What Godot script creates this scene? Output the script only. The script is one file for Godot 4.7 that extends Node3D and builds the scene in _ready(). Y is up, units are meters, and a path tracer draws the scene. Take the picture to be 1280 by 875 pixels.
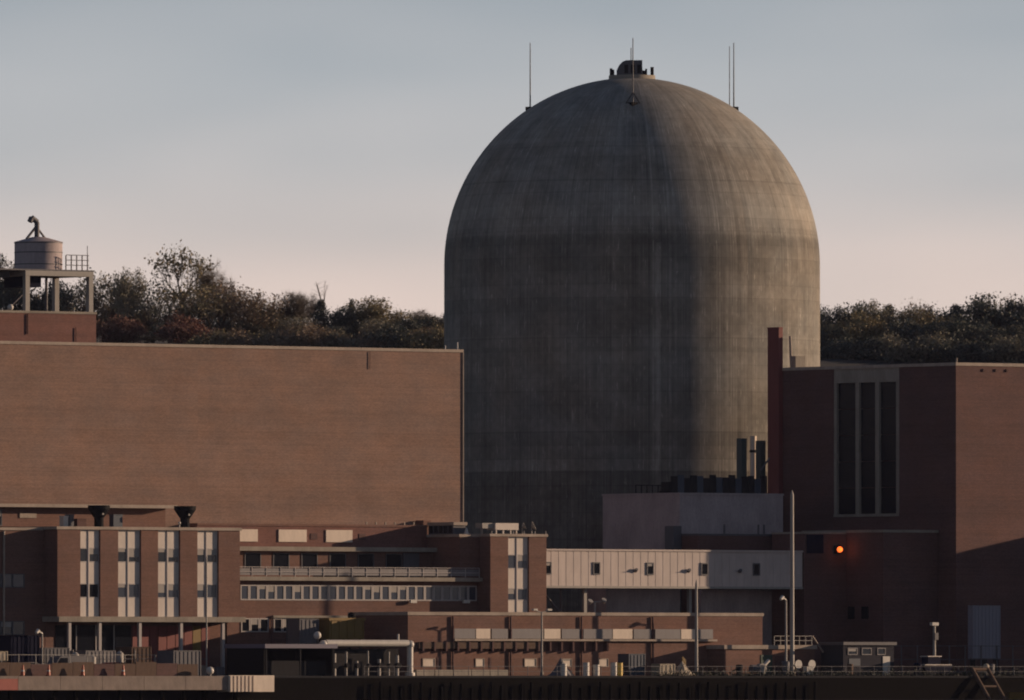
extends Node3D
# A power station on a river bank, seen across the water. X runs along the facades, Z out to the river, y is up.

var M := {}
var used := {}
const YARD := 2.6

# ---------- helpers ----------
func lin(r: float, g: float, b: float) -> Color:
	return Color(r, g, b).linear_to_srgb()

func mat(r: float, g: float, b: float, rough := 0.85, tex: Texture2D = null, span := 40.0) -> StandardMaterial3D:
	var m := StandardMaterial3D.new()
	m.albedo_color = lin(r, g, b)
	m.roughness = rough
	if tex:
		m.albedo_texture = tex
		m.uv1_triplanar = true
		m.uv1_world_triplanar = true
		m.uv1_scale = Vector3.ONE / span
	return m

func numbered(called: String) -> String:
	var n: int = used.get(called, 0)
	used[called] = n + 1
	return called if n == 0 else "%s_%03d" % [called, n]

func thing(called: String, label: String, category: String, at := Vector3.ZERO, group := "") -> Node3D:
	var o := Node3D.new()
	o.name = numbered(called)
	add_child(o)
	o.position = at
	tag(o, label, category, group)
	return o

func tag(o: Node, label: String, category: String, group := "") -> void:
	o.set_meta("label", label)
	o.set_meta("category", category)
	if group != "":
		o.set_meta("group", group)

func wpos(n: Node) -> Vector3:
	var p := Vector3.ZERO
	while n is Node3D and n != self:
		p += (n as Node3D).position
		n = n.get_parent()
	return p

func put(parent: Node, called: String, mesh: Mesh, m: Material, at: Vector3, basis := Basis.IDENTITY) -> MeshInstance3D:
	var o := MeshInstance3D.new()
	o.name = called
	o.mesh = mesh
	o.material_override = m
	parent.add_child(o, true)
	o.transform = Transform3D(basis, at - wpos(parent))
	return o

var box_cache := {}
func box(parent: Node, called: String, x0: float, x1: float, y0: float, y1: float, z0: float, z1: float, m: Material) -> MeshInstance3D:
	var s := Vector3(absf(x1 - x0), absf(y1 - y0), absf(z1 - z0)).snapped(Vector3.ONE * 0.001)
	if not box_cache.has(s):
		var b := BoxMesh.new()
		b.size = s
		box_cache[s] = b
	return put(parent, called, box_cache[s], m, Vector3((x0 + x1) / 2, (y0 + y1) / 2, (z0 + z1) / 2))

var cyl_cache := {}
func tube(parent: Node, called: String, a: Vector3, b: Vector3, r: float, m: Material, r2 := -1.0, sides := 12) -> MeshInstance3D:
	if r2 < 0.0:
		r2 = r
	var h := snappedf(a.distance_to(b), 0.001)
	var k := [h, r, r2, sides]
	if not cyl_cache.has(k):
		var c := CylinderMesh.new()
		c.height = h
		c.bottom_radius = r
		c.top_radius = r2
		c.radial_segments = sides
		c.rings = 1
		cyl_cache[k] = c
	var y := (b - a).normalized()
	var x := y.cross(Vector3.FORWARD if absf(y.z) < 0.9 else Vector3.RIGHT).normalized()
	return put(parent, called, cyl_cache[k], m, (a + b) / 2, Basis(x, y, x.cross(y)))

func ball(parent: Node, called: String, at: Vector3, r: float, m: Material) -> MeshInstance3D:
	var s := SphereMesh.new()
	s.radius = r
	s.height = r * 2
	s.radial_segments = 16
	s.rings = 8
	return put(parent, called, s, m, at)

func prism(parent: Node, called: String, pts: PackedVector2Array, z0: float, z1: float, m: Material, at := Vector3.ZERO) -> MeshInstance3D:
	# polygon in x,y drawn out along z
	var st := SurfaceTool.new()
	st.begin(Mesh.PRIMITIVE_TRIANGLES)
	st.set_smooth_group(-1)
	var c := pts
	if Geometry2D.is_polygon_clockwise(c):
		c.reverse()
	var t := Geometry2D.triangulate_polygon(c)
	for i in range(0, t.size(), 3):
		for j in [0, 1, 2]:
			st.add_vertex(Vector3(c[t[i + j]].x, c[t[i + j]].y, z0))
		for j in [0, 2, 1]:
			st.add_vertex(Vector3(c[t[i + j]].x, c[t[i + j]].y, z1))
	for i in c.size():
		var p := c[i]
		var q := c[(i + 1) % c.size()]
		for v in [Vector3(p.x, p.y, z0), Vector3(p.x, p.y, z1), Vector3(q.x, q.y, z1), Vector3(p.x, p.y, z0), Vector3(q.x, q.y, z1), Vector3(q.x, q.y, z0)]:
			st.add_vertex(v)
	st.generate_normals()
	return put(parent, called, st.commit(), m, at if at != Vector3.ZERO else wpos(parent))

func struct(o: Node) -> Node:
	o.set_meta("kind", "structure")
	return o

func wp(x: float, y: float, z: float) -> Vector3:   # from axes along the river bank road to the plant's own axes
	return Vector3(0.79864 * x - 0.60182 * z, y, 0.60182 * x + 0.79864 * z)

# ---------- computed textures ----------
func noise(s: int, freq: float, oct := 4) -> FastNoiseLite:
	var n := FastNoiseLite.new()
	n.seed = s
	n.frequency = freq
	n.fractal_octaves = oct
	n.noise_type = FastNoiseLite.TYPE_SIMPLEX_SMOOTH
	return n

func grain(size: int, f: Callable) -> ImageTexture:
	var d := PackedByteArray()
	d.resize(size * size * 3)
	var i := 0
	for y in size:
		for x in size:
			var c: Color = f.call(x, y)
			d[i] = clampi(int(c.r * 255.0), 0, 255)
			d[i + 1] = clampi(int(c.g * 255.0), 0, 255)
			d[i + 2] = clampi(int(c.b * 255.0), 0, 255)
			i += 3
	var im := Image.create_from_data(size, size, false, Image.FORMAT_RGB8, d)
	im.generate_mipmaps()
	return ImageTexture.create_from_image(im)

func brick_grain(s: int) -> ImageTexture:
	var rng := RandomNumberGenerator.new()
	rng.seed = s
	var n1 := noise(s, 0.006)
	var n2 := noise(s + 1, 0.03, 3)
	var rows := PackedFloat32Array()
	for y in 1024:
		rows.append(rng.randf_range(-0.03, 0.03) + 0.05 * n1.get_noise_1d(y * 6.0))
	var f := func(x: int, y: int) -> Color:
		var course := y / 2
		var b := hash(Vector2i((x + (course % 2) * 3) / 6 + 1000 * s, course))
		var v := 0.86 + rows[course] + (float(b % 1000) / 1000.0 - 0.5) * 0.11
		v += 0.06 * n1.get_noise_2d(x * 0.8, y * 1.2) + 0.03 * n2.get_noise_2d(x * 0.35, y * 2.4) + 0.02 * n2.get_noise_2d(x * 0.6 + 900, y * 0.12)
		var w := 0.03 * n1.get_noise_2d(x + 4000, y * 2)
		return Color(v + w, v, v - w)
	return grain(1024, f)

func plain_grain(s: int, amount: float, stretch: float) -> ImageTexture:
	var n1 := noise(s, 0.008, 5)
	var n2 := noise(s + 5, 0.09, 3)
	var f := func(x: int, y: int) -> Color:
		var v := 0.86 + amount * (n1.get_noise_2d(x, y * stretch) + 0.6 * n2.get_noise_2d(x * 1.6, y * 0.15) + 0.5 * n2.get_noise_2d(x + 300, y + 800))
		return Color(v, v * 0.995, v * 0.985)
	return grain(512, f)

func dome_skin() -> ImageTexture:
	# weathered concrete: lifts of the formwork, run-off streaks, stained belts. u round the shell, v down from the crown (0) to the ground (1)
	var W := 2048
	var H := 1024
	var full := 34.5 + 47.9          # metres along the profile
	var rng := RandomNumberGenerator.new()
	rng.seed = 77
	var n1 := noise(3, 0.01, 5)
	var n2 := noise(9, 0.05, 4)
	var n3 := noise(21, 0.35, 2)
	var n4 := noise(40, 0.12, 2)
	var lift := PackedFloat32Array()
	for i in 80:
		lift.append(rng.randf_range(-0.05, 0.05))
	var cols := PackedFloat32Array()
	var drip := PackedFloat32Array()
	for x in W:
		cols.append(n3.get_noise_1d(x) * 0.55 + n4.get_noise_1d(x * 0.5) * 0.4)
		drip.append(maxf(0.0, n3.get_noise_1d(x + 7000.0)) * 2.0 + 0.5)
	var d := PackedByteArray()
	d.resize(W * H * 3)
	var i := 0
	for y in H:
		var s := (y + 0.5) / H * full
		var k := int(s / 1.55)
		var edge := absf(fposmod(s, 1.55) - 0.05)
		var low := s - 34.5
		for x in W:
			var v := 0.64 + 0.55 * lift[k % 80]
			if edge < 0.06:
				v -= 0.04
			v += 0.27 * cols[x] * (0.6 + 0.7 * n2.get_noise_2d(x * 0.6, y * 0.35))
			v += 0.09 * n1.get_noise_2d(x, y * 1.4) + 0.05 * n2.get_noise_2d(x * 1.3, y * 1.3)
			# stained belt under the spring line, ragged drips at its lower rim
			if low > -3.3 + 0.5 * drip[x]:
				v -= 0.055
			var belt := low + 3.4
			if belt > 0.0 and belt < 9.0:
				v -= 0.07 * clampf(1.0 - (belt - 1.4) / (1.0 + 5.5 * drip[x] * 0.5), 0.0, 1.0) * clampf((belt + drip[x] * 0.7 - 0.5) * 1.2, 0.0, 1.0)
			if low < -4.0 and low > -9.0:
				v += 0.045 * clampf((low + 9.0) / 1.0, 0.0, 1.0) * (0.5 + drip[x] * 0.5)
			if low > -15.0 and low < -9.5:
				v -= 0.05 * (0.6 + n1.get_noise_2d(x * 1.5, y * 4.0))
			# pale lime belts
			if absf(low - 9.3) < 0.7:
				v += 0.035 * (0.7 + n2.get_noise_2d(x, 40))
			if absf(low - 23.6) < 0.65:
				v += 0.075 * (0.8 + n2.get_noise_2d(x, 90))
			if low > 24.3:
				v -= 0.06
			# white lime runs
			if n3.get_noise_2d(x * 1.0, y * 0.05) > 0.52:
				v += 0.17 * clampf(n2.get_noise_2d(x * 0.5, y * 0.8) * 2.0 + 0.4, 0.0, 1.0)
			# one broad pale run-off stripe down the wall
			var off := absf(float(x) - 1879.0 - 2.0 * n4.get_noise_1d(y * 0.3))
			if low > -2.0 and low < 26.0 and off < 6.5:
				v += 0.13 * clampf((6.5 - off) / 3.0, 0.0, 1.0) * (0.8 + 0.5 * n2.get_noise_2d(x * 3.0, y * 0.4))
			var warm := 0.02 * n1.get_noise_2d(x * 0.7 + 500, y * 0.7)
			d[i] = clampi(int((v + warm) * 255.0), 0, 255)
			d[i + 1] = clampi(int(v * 0.985 * 255.0), 0, 255)
			d[i + 2] = clampi(int((v - warm) * 0.96 * 255.0), 0, 255)
			i += 3
	var im := Image.create_from_data(W, H, false, Image.FORMAT_RGB8, d)
	im.generate_mipmaps()
	return ImageTexture.create_from_image(im)

func sky_image() -> ImageTexture:
	# evening sky: pale and pinkish low down, grey-blue above, deep blue overhead; thin streaks of high cloud all round
	var W := 2048
	var H := 2048
	var stops := [[0.0, Color(0.66, 0.53, 0.46)], [1.4, Color(0.69, 0.575, 0.52)], [1.8, Color(0.675, 0.575, 0.53)], [2.02, Color(0.585, 0.535, 0.515)], [2.26, Color(0.505, 0.50, 0.505)], [2.64, Color(0.435, 0.46, 0.485)], [3.0, Color(0.375, 0.41, 0.445)], [5.0, Color(0.25, 0.295, 0.345)], [9.0, Color(0.17, 0.21, 0.265)], [18.0, Color(0.095, 0.12, 0.17)], [40.0, Color(0.045, 0.065, 0.11)], [90.0, Color(0.03, 0.045, 0.085)]]
	var n := noise(5, 0.011, 4)
	var d := PackedFloat32Array()
	d.resize(W * H * 3)
	for y in H:
		var e := 90.0 - (y + 0.5) / H * 180.0
		var c := Color(0.05, 0.05, 0.055)
		if e >= -0.3:
			for k in stops.size() - 1:
				var e0: float = stops[k][0]
				var e1: float = stops[k + 1][0]
				if e <= e1:
					c = (stops[k][1] as Color).lerp(stops[k + 1][1], clampf((e - e0) / (e1 - e0), 0.0, 1.0))
					break
		var i := y * W * 3
		var cloudy := e > 0.0 and e < 14.0
		for x in W:
			var r := c.r
			var g := c.g
			var b := c.b
			if cloudy:
				var a := TAU * x / W          # the noise runs round without a seam
				var q := n.get_noise_3d(cos(a) * 2600.0, sin(a) * 2600.0, y * 22.0)
				r *= 1.0 + 0.16 * q
				g *= 1.0 + 0.11 * q
				b *= 1.0 + 0.08 * q
			d[i] = r
			d[i + 1] = g
			d[i + 2] = b
			i += 3
	return ImageTexture.create_from_image(Image.create_from_data(W, H, false, Image.FORMAT_RGBF, d.to_byte_array()))

# ---------- trees ----------
func limb(st: SurfaceTool, a: Vector3, b: Vector3, ra: float, rb: float, sides: int) -> void:
	var y := (b - a).normalized()
	var x := y.cross(Vector3.FORWARD if absf(y.z) < 0.9 else Vector3.RIGHT).normalized()
	var z := x.cross(y)
	for i in sides:
		var t0 := TAU * i / sides
		var t1 := TAU * (i + 1) / sides
		var d0 := x * cos(t0) + z * sin(t0)
		var d1 := x * cos(t1) + z * sin(t1)
		for v in [[a + d0 * ra, d0], [b + d0 * rb, d0], [b + d1 * rb, d1], [a + d0 * ra, d0], [b + d1 * rb, d1], [a + d1 * ra, d1]]:
			st.set_color(Color.WHITE)
			st.set_normal(v[1])
			st.add_vertex(v[0])

func branch(st: SurfaceTool, tips: Array, rng: RandomNumberGenerator, a: Vector3, dir: Vector3, length: float, r: float, depth: int, spread: float, lift: float) -> void:
	var p := a
	var dd := dir
	var n := 2
	for i in n:
		dd = (dd + Vector3(rng.randfn(), rng.randfn() * 0.5 + lift, rng.randfn()) * 0.16).normalized()
		var q := p + dd * length / n
		limb(st, p, q, r * (1.0 - 0.25 * i), r * (0.78 - 0.25 * i), 5 if r > 0.05 else 3)
		p = q
		if depth > 0 and i == 0:
			for k in 1 + rng.randi() % 2:
				var side := Vector3(rng.randfn(), rng.randfn() * 0.4 + lift, rng.randfn()).normalized()
				branch(st, tips, rng, p, (dd + side * spread * 1.2).normalized(), length * rng.randf_range(0.5, 0.72), r * 0.5, depth - 1, spread, lift)
	if depth == 0:
		tips.append(p)
		return
	for k in 2 + rng.randi() % 2:
		var side := Vector3(rng.randfn(), rng.randfn() * 0.4 + lift, rng.randfn()).normalized()
		branch(st, tips, rng, p, (dd + side * spread).normalized(), length * rng.randf_range(0.6, 0.82), r * 0.58, depth - 1, spread, lift)

# one kind of tree, about 10 m high and 8 m wide: [trunk mesh, crown mesh]
func tree_kind(s: int, form: String) -> Array:
	var rng := RandomNumberGenerator.new()
	rng.seed = s
	var tr := SurfaceTool.new()
	tr.begin(Mesh.PRIMITIVE_TRIANGLES)
	var cr := SurfaceTool.new()
	cr.begin(Mesh.PRIMITIVE_TRIANGLES)
	var tips := []
	var bare := form == "bare" or form == "twiggy"
	if form == "spire":
		limb(tr, Vector3.ZERO, Vector3(0, 5.0, 0), 0.16, 0.1, 6)
		for k in 5:
			var e := Vector3(rng.randf_range(-1.4, 1.4), rng.randf_range(8.2, 10.0), rng.randf_range(-1.2, 1.2))
			var m := Vector3(e.x * 0.35, 7.0, e.z * 0.35)
			limb(tr, Vector3(0, 4.6 + 0.15 * k, 0), m, 0.07, 0.05, 4)
			limb(tr, m, e, 0.05, 0.02, 3)
			for j in 4:
				limb(cr, m.lerp(e, 0.2 * j + 0.2), m.lerp(e, 0.2 * j + 0.2) + Vector3(rng.randfn(), 1.2, rng.randfn()) * 0.45, 0.025, 0.01, 3)
	elif form == "conifer":
		limb(tr, Vector3.ZERO, Vector3(0, 9.6, 0), 0.22, 0.03, 6)
		for k in 150:
			var h := rng.randf_range(0.12, 0.98)
			var w := (1.0 - h) * 3.6 + 0.25
			var t := rng.randf() * TAU
			var e := Vector3(cos(t) * w * rng.randf_range(0.6, 1.05), h * 10.0 - w * 0.2, sin(t) * w * rng.randf_range(0.6, 1.05))
			limb(tr, Vector3(0, h * 10.0, 0), e, 0.035, 0.01, 3)
			tips.append(e)
			tips.append(e * Vector3(0.55, 1, 0.55) + Vector3(0, 0.2 * w, 0))
	else:
		var fork := 3.2 if form != "shrub" else 0.3
		if form == "umbrella":
			fork = 5.4
		limb(tr, Vector3.ZERO, Vector3(rng.randfn() * 0.1, fork, rng.randfn() * 0.1), 0.27, 0.2, 7)
		var n := 5 if form != "shrub" else 8
		for k in n:
			var t := TAU * (k + rng.randf() * 0.6) / n
			var out := 0.62 if bare else 0.8 if form != "umbrella" else 1.15
			var d := Vector3(cos(t) * out, 1.0 + 0.25 * rng.randfn(), sin(t) * out).normalized()
			branch(tr, tips, rng, Vector3(0, fork * rng.randf_range(0.75, 1.0), 0), d, (2.75 if form != "shrub" else 3.0) if form != "umbrella" else 2.0, 0.13, 3, 0.75, 0.25)
	# foliage or twigs at the tips
	for t in tips:
		if form == "umbrella" and t.y < 7.9:
			continue
		var tone0 := rng.randf_range(0.7, 1.2)
		if bare:
			var nt := 9 if form == "twiggy" else 6
			for k in nt:
				var e: Vector3 = t + Vector3(rng.randfn(), rng.randfn() * 0.7 + 0.35, rng.randfn()) * 0.6
				limb(cr, t, e, 0.022, 0.008, 3)
				for j in 2:
					limb(cr, (t + e) / 2, e + Vector3(rng.randfn(), rng.randfn() * 0.6, rng.randfn()) * 0.4, 0.014, 0.006, 3)
			if form == "bare":
				continue
		var nl := 17 if form != "umbrella" else 7
		var rad := 0.62
		if form == "twiggy":
			nl = 3
		elif form == "conifer":
			nl = 13
			rad = 0.38
		elif form == "loose":
			nl = 8
			rad = 0.7
		for k in nl:
			var c: Vector3 = t + Vector3(clampf(rng.randfn(), -1.8, 1.8), clampf(rng.randfn(), -1.8, 1.8) * 0.7, clampf(rng.randfn(), -1.8, 1.8)) * rad
			var a := Vector3(rng.randfn(), rng.randfn(), rng.randfn()).normalized()
			var b := a.cross(Vector3(rng.randfn(), rng.randfn(), rng.randfn())).normalized()
			var sz := 0.08 + 0.22 * pow(rng.randf(), 1.8)
			var tone := tone0 * rng.randf_range(0.75, 1.25)
			var nn := a.cross(b)
			var col := Color(tone * rng.randf_range(0.9, 1.15), tone, tone * 0.9)
			for v in [c - a * sz, c + b * sz * 0.6, c + a * sz, c - a * sz, c + a * sz, c - b * sz * 0.6]:
				cr.set_color(col)
				cr.set_normal(nn)
				cr.add_vertex(v)
	return [tr.commit(), cr.commit(), form]

func leaf_mat(r: float, g: float, b: float) -> StandardMaterial3D:
	var m := mat(r, g, b, 0.8)
	m.vertex_color_use_as_albedo = true
	m.cull_mode = BaseMaterial3D.CULL_DISABLED
	m.backlight_enabled = true
	m.backlight = lin(r, g, b * 0.8)
	return m

# ---------- repeated building pieces ----------
func frame_mesh(w: float, h: float, bar: float, deep: float) -> ArrayMesh:
	# four bars round a window, centred
	var st := SurfaceTool.new()
	for r in [[-w / 2, -w / 2 + bar, -h / 2, h / 2], [w / 2 - bar, w / 2, -h / 2, h / 2], [-w / 2 + bar, w / 2 - bar, h / 2 - bar, h / 2], [-w / 2 + bar, w / 2 - bar, -h / 2, -h / 2 + bar]]:
		var b := BoxMesh.new()
		b.size = Vector3(r[1] - r[0], r[3] - r[2], deep)
		st.append_from(b, 0, Transform3D(Basis.IDENTITY, Vector3((r[0] + r[1]) / 2, (r[2] + r[3]) / 2, 0)))
	return st.commit()

var frames := {}
func window(parent: Node, x0: float, x1: float, y0: float, y1: float, z: float, fm: Material, gm: Material, bar := 0.1) -> MeshInstance3D:
	# a framed pane on a wall face at z; the frame stands 8 cm proud, the glass 2 cm
	var w := snappedf(x1 - x0, 0.01)
	var h := snappedf(y1 - y0, 0.01)
	var k := [w, h, bar]
	if not frames.has(k):
		frames[k] = frame_mesh(w, h, bar, 0.1)
	var f := put(parent, "window", frames[k], fm, Vector3((x0 + x1) / 2, (y0 + y1) / 2, z + 0.03))
	box(f, "pane", x0 + bar, x1 - bar, y0 + bar, y1 - bar, z - 0.02, z + 0.02, gm)
	var odd := hash(Vector3(x0, y0, z)) % 7
	if odd < 3 and M.has("blind") and x1 - x0 < 2.0:       # a blind let down part of the way
		box(f, "blind", x0 + bar + 0.01, x1 - bar - 0.01, y1 - bar - (y1 - y0) * (0.2 + 0.17 * odd), y1 - bar - 0.01, z + 0.021, z + 0.035, M.blind)
	return f

func coping(parent: Node, x0: float, x1: float, y: float, z0: float, z1: float, m: Material, h := 0.35, lip := 0.12) -> void:
	# cap stones laid end to end round the roof edge: front, back and both ends
	box(parent, "coping", x0 - lip, x1 + lip, y, y + h, z1 - 0.45, z1 + lip, m)
	box(parent, "coping", x0 - lip, x1 + lip, y, y + h, z0 - lip, z0 + 0.45, m)
	box(parent, "coping", x0 - lip, x0 + 0.45, y, y + h, z0 + 0.45, z1 - 0.45, m)
	box(parent, "coping", x1 - 0.45, x1 + lip, y, y + h, z0 + 0.45, z1 - 0.45, m)

func railing(parent: Node, x0: float, x1: float, y: float, z: float, m: Material, step := 1.25, h := 1.05) -> void:
	var n := int(round((x1 - x0) / step))
	for i in n + 1:
		var x := x0 + (x1 - x0) * i / n
		box(parent, "rail_post", x - 0.035, x + 0.035, y, y + h, z - 0.035, z + 0.035, m)
	for f in [0.5, 1.0]:
		box(parent, "rail", x0, x1, y + h * f - 0.03, y + h * f + 0.03, z + 0.037, z + 0.08, m)

func _ready() -> void:
	# camera, sky, sun, exposure
	var cam := Camera3D.new()
	cam.name = "camera"
	add_child(cam)
	cam.position = wp(0, 3.0, 1500)
	cam.rotation_degrees = Vector3(1.4366, -37.0, 0)
	cam.fov = 3.1226
	cam.near = 5.0
	cam.far = 9000.0
	var lens := CameraAttributesPhysical.new()      # long telephoto, focused a little short
	lens.frustum_focal_length = 440.3
	lens.frustum_focus_distance = 600.0
	lens.frustum_near = 5.0
	lens.frustum_far = 9000.0
	lens.exposure_aperture = 4.0
	cam.attributes = lens
	cam.current = true
	var env := Environment.new()
	env.background_mode = Environment.BG_SKY
	var sky := Sky.new()
	var pan := PanoramaSkyMaterial.new()
	pan.panorama = sky_image()
	sky.sky_material = pan
	env.sky = sky
	env.tonemap_mode = Environment.TONE_MAPPER_LINEAR
	env.tonemap_exposure = 1.0
	env.fog_enabled = true
	env.fog_density = 0.000012
	env.fog_light_color = Color(0.78, 0.80, 0.95)
	env.sdfgi_enabled = true
	env.ssao_enabled = true
	env.ssil_enabled = true
	var we := WorldEnvironment.new()
	we.name = "world_environment"
	we.environment = env
	add_child(we)
	var sun := DirectionalLight3D.new()
	sun.name = "sun"
	sun.light_color = Color(1.0, 0.86, 0.72)
	sun.light_energy = 1.4
	sun.light_angular_distance = 0.5
	sun.shadow_enabled = true
	add_child(sun)
	var el := deg_to_rad(10.0)
	var az := deg_to_rad(70.0)     # from the facades' normal towards +X
	var to_sun := Vector3(sin(az) * cos(el), sin(el), cos(az) * cos(el))
	sun.look_at_from_position(to_sun * 100.0, Vector3.ZERO)

	make_materials()
	make_land()
	make_dome()
	make_hall()
	make_offices()
	make_corridor()
	make_right()
	make_low_front()
	make_hill_trees()
	make_yard_left()
	make_yard_middle()
	make_yard_right()

func make_materials() -> void:
	var bg := brick_grain(11)
	var pg := plain_grain(31, 0.10, 0.6)
	var mg := plain_grain(47, 0.06, 0.3)
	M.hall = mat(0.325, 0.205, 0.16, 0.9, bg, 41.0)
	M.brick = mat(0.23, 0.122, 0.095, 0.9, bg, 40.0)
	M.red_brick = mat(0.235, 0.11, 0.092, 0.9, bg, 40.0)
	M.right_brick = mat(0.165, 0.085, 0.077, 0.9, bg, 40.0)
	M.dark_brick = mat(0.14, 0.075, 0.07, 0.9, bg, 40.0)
	M.maroon = mat(0.28, 0.075, 0.07, 0.7, mg, 12.0)
	M.concrete = mat(0.40, 0.36, 0.31, 0.9, pg, 14.0)
	M.coping = mat(0.50, 0.42, 0.36, 0.85, pg, 9.0)
	M.roofing = mat(0.06, 0.06, 0.06, 0.95, pg, 10.0)
	M.panel = mat(0.84, 0.76, 0.70, 0.6, mg, 6.0)
	M.cladding = mat(0.72, 0.63, 0.60, 0.65, mg, 7.0)
	M.grey_wall = mat(0.55, 0.47, 0.49, 0.85, pg, 17.0)
	M.cream = mat(0.92, 0.78, 0.66, 0.55, mg, 5.0)
	M.grey_panel = mat(0.24, 0.23, 0.25, 0.55, mg, 5.0)
	M.frame = mat(0.40, 0.37, 0.36, 0.5)
	M.steel = mat(0.42, 0.40, 0.38, 0.55, mg, 3.0)
	M.white = mat(0.75, 0.72, 0.68, 0.5, mg, 3.0)
	M.dark_steel = mat(0.045, 0.045, 0.05, 0.6, mg, 3.0)
	M.black = mat(0.015, 0.015, 0.016, 0.6)
	M.rod = mat(0.10, 0.10, 0.11, 0.5)
	M.blind = mat(0.34, 0.32, 0.30, 0.8)
	M.glass = mat(0.02, 0.025, 0.035, 0.12)
	M.black_glass = mat(0.012, 0.014, 0.02, 0.1)
	M.black_glass.metallic_specular = 0.12
	M.blue_glass = mat(0.05, 0.06, 0.085, 0.15)
	M.asphalt = mat(0.05, 0.048, 0.046, 0.95, pg, 11.0)
	M.timber = mat(0.012, 0.011, 0.010, 0.9, pg, 2.0)
	M.deck = mat(0.34, 0.28, 0.25, 0.9, pg, 6.0)
	M.blue = mat(0.06, 0.085, 0.13, 0.5, mg, 3.0)
	M.navy = mat(0.018, 0.02, 0.045, 0.5, mg, 3.0)
	M.ochre = mat(0.30, 0.19, 0.045, 0.6, mg, 3.0)
	M.yellow = mat(0.55, 0.38, 0.06, 0.5)
	M.orange = mat(0.42, 0.10, 0.05, 0.5)
	M.red = mat(0.42, 0.09, 0.07, 0.6, mg, 3.0)
	M.beige = mat(0.50, 0.43, 0.33, 0.6, mg, 3.0)
	M.slate = mat(0.13, 0.13, 0.155, 0.6, mg, 3.0)
	M.rubber = mat(0.02, 0.02, 0.02, 0.8)
	M.car_silver = mat(0.35, 0.35, 0.36, 0.25)
	M.car_dark = mat(0.04, 0.045, 0.055, 0.2)
	M.car_red = mat(0.20, 0.03, 0.03, 0.25)
	M.car_blue = mat(0.05, 0.07, 0.14, 0.25)
	M.car_white = mat(0.65, 0.64, 0.62, 0.3)
	for k in ["car_silver", "car_dark", "car_red", "car_blue", "car_white"]:
		M[k].clearcoat_enabled = true
		M[k].clearcoat = 0.6
	for k in ["timber", "black", "dark_steel", "asphalt", "navy", "rubber"]:
		M[k].metallic_specular = 0.1
	M.rust = mat(0.15, 0.095, 0.07, 0.9, pg, 2.0)
	M.bark = mat(0.24, 0.205, 0.175, 0.95)
	M.bark.vertex_color_use_as_albedo = true
	M.dark_leaf = leaf_mat(0.10, 0.11, 0.10)
	M.olive_leaf = leaf_mat(0.26, 0.225, 0.15)
	M.grey_leaf = leaf_mat(0.235, 0.22, 0.18)
	M.brown_leaf = leaf_mat(0.265, 0.21, 0.165)
	M.red_leaf = leaf_mat(0.20, 0.105, 0.085)
	M.twig = mat(0.30, 0.26, 0.225, 0.95)
	M.twig.vertex_color_use_as_albedo = true

# ---------- land and water ----------
func land_height(x: float, z: float) -> float:
	# z counts away from the far bank; the hill rises behind the plant
	var t := clampf((-z - 90.0) / 230.0, 0.0, 1.0)
	t = t * t * (3.0 - 2.0 * t)
	var top := 47.5 + clampf((-x + 10.0) / 30.0, 0.0, 1.0) * 2.5 + clampf((-z - 390.0) / 310.0, 0.0, 1.0) * 13.0
	return YARD - 0.05 + t * (top - YARD)

func make_land() -> void:
	var st := SurfaceTool.new()
	st.begin(Mesh.PRIMITIVE_TRIANGLES)
	var n := noise(8, 0.02, 3)
	var us := []
	var vs := []
	for i in 61:
		var a := (i - 30) / 30.0
		us.append(-20.0 + 300.0 * a + 3700.0 * a * a * a * absf(a))
	vs.append(88.6)
	for i in 50:
		var a := (i + 1) / 50.0
		vs.append(88.6 - 620.0 * a - 3400.0 * a * a * a * a)
	var P := func(u: float, v: float) -> Vector3:
		var x := 0.79864 * u + 0.60182 * v
		var z := -0.60182 * u + 0.79864 * v
		var h := land_height(x, z)
		return Vector3(u, h + (n.get_noise_2d(u, v) * 1.5 if h > 6.0 else 0.0), v)
	st.set_smooth_group(0)
	for i in 60:
		for j in 50:
			var a: Vector3 = P.call(us[i], vs[j])
			var b: Vector3 = P.call(us[i + 1], vs[j])
			var c: Vector3 = P.call(us[i + 1], vs[j + 1])
			var d: Vector3 = P.call(us[i], vs[j + 1])
			for p in [a, d, c, a, c, b]:
				st.add_vertex(p)
	st.generate_normals()
	var ground := put(self, "ground", st.commit(), mat(0.055, 0.05, 0.042, 0.95, plain_grain(71, 0.18, 1.0), 23.0), Vector3.ZERO)
	struct(ground)
	# the river
	var pm := PlaneMesh.new()
	pm.size = Vector2(9000, 6000)
	var wm := mat(0.012, 0.018, 0.02, 0.12)
	var nt := NoiseTexture2D.new()
	nt.width = 512
	nt.height = 512
	nt.seamless = true
	nt.as_normal_map = true
	nt.bump_strength = 6.0
	nt.noise = noise(60, 0.02, 4)
	wm.normal_enabled = true
	wm.normal_texture = nt
	wm.normal_scale = 0.6
	wm.uv1_triplanar = true
	wm.uv1_world_triplanar = true
	wm.uv1_scale = Vector3.ONE / 7.0
	struct(put(self, "river_water", pm, wm, Vector3(0, 0, 3087.5)))
	# sheet of tarmac on the yard
	var yard := PlaneMesh.new()
	yard.size = Vector2(230, 60)
	struct(put(self, "yard_pavement", yard, M.asphalt, Vector3(-45, YARD, 58.0)))

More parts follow.
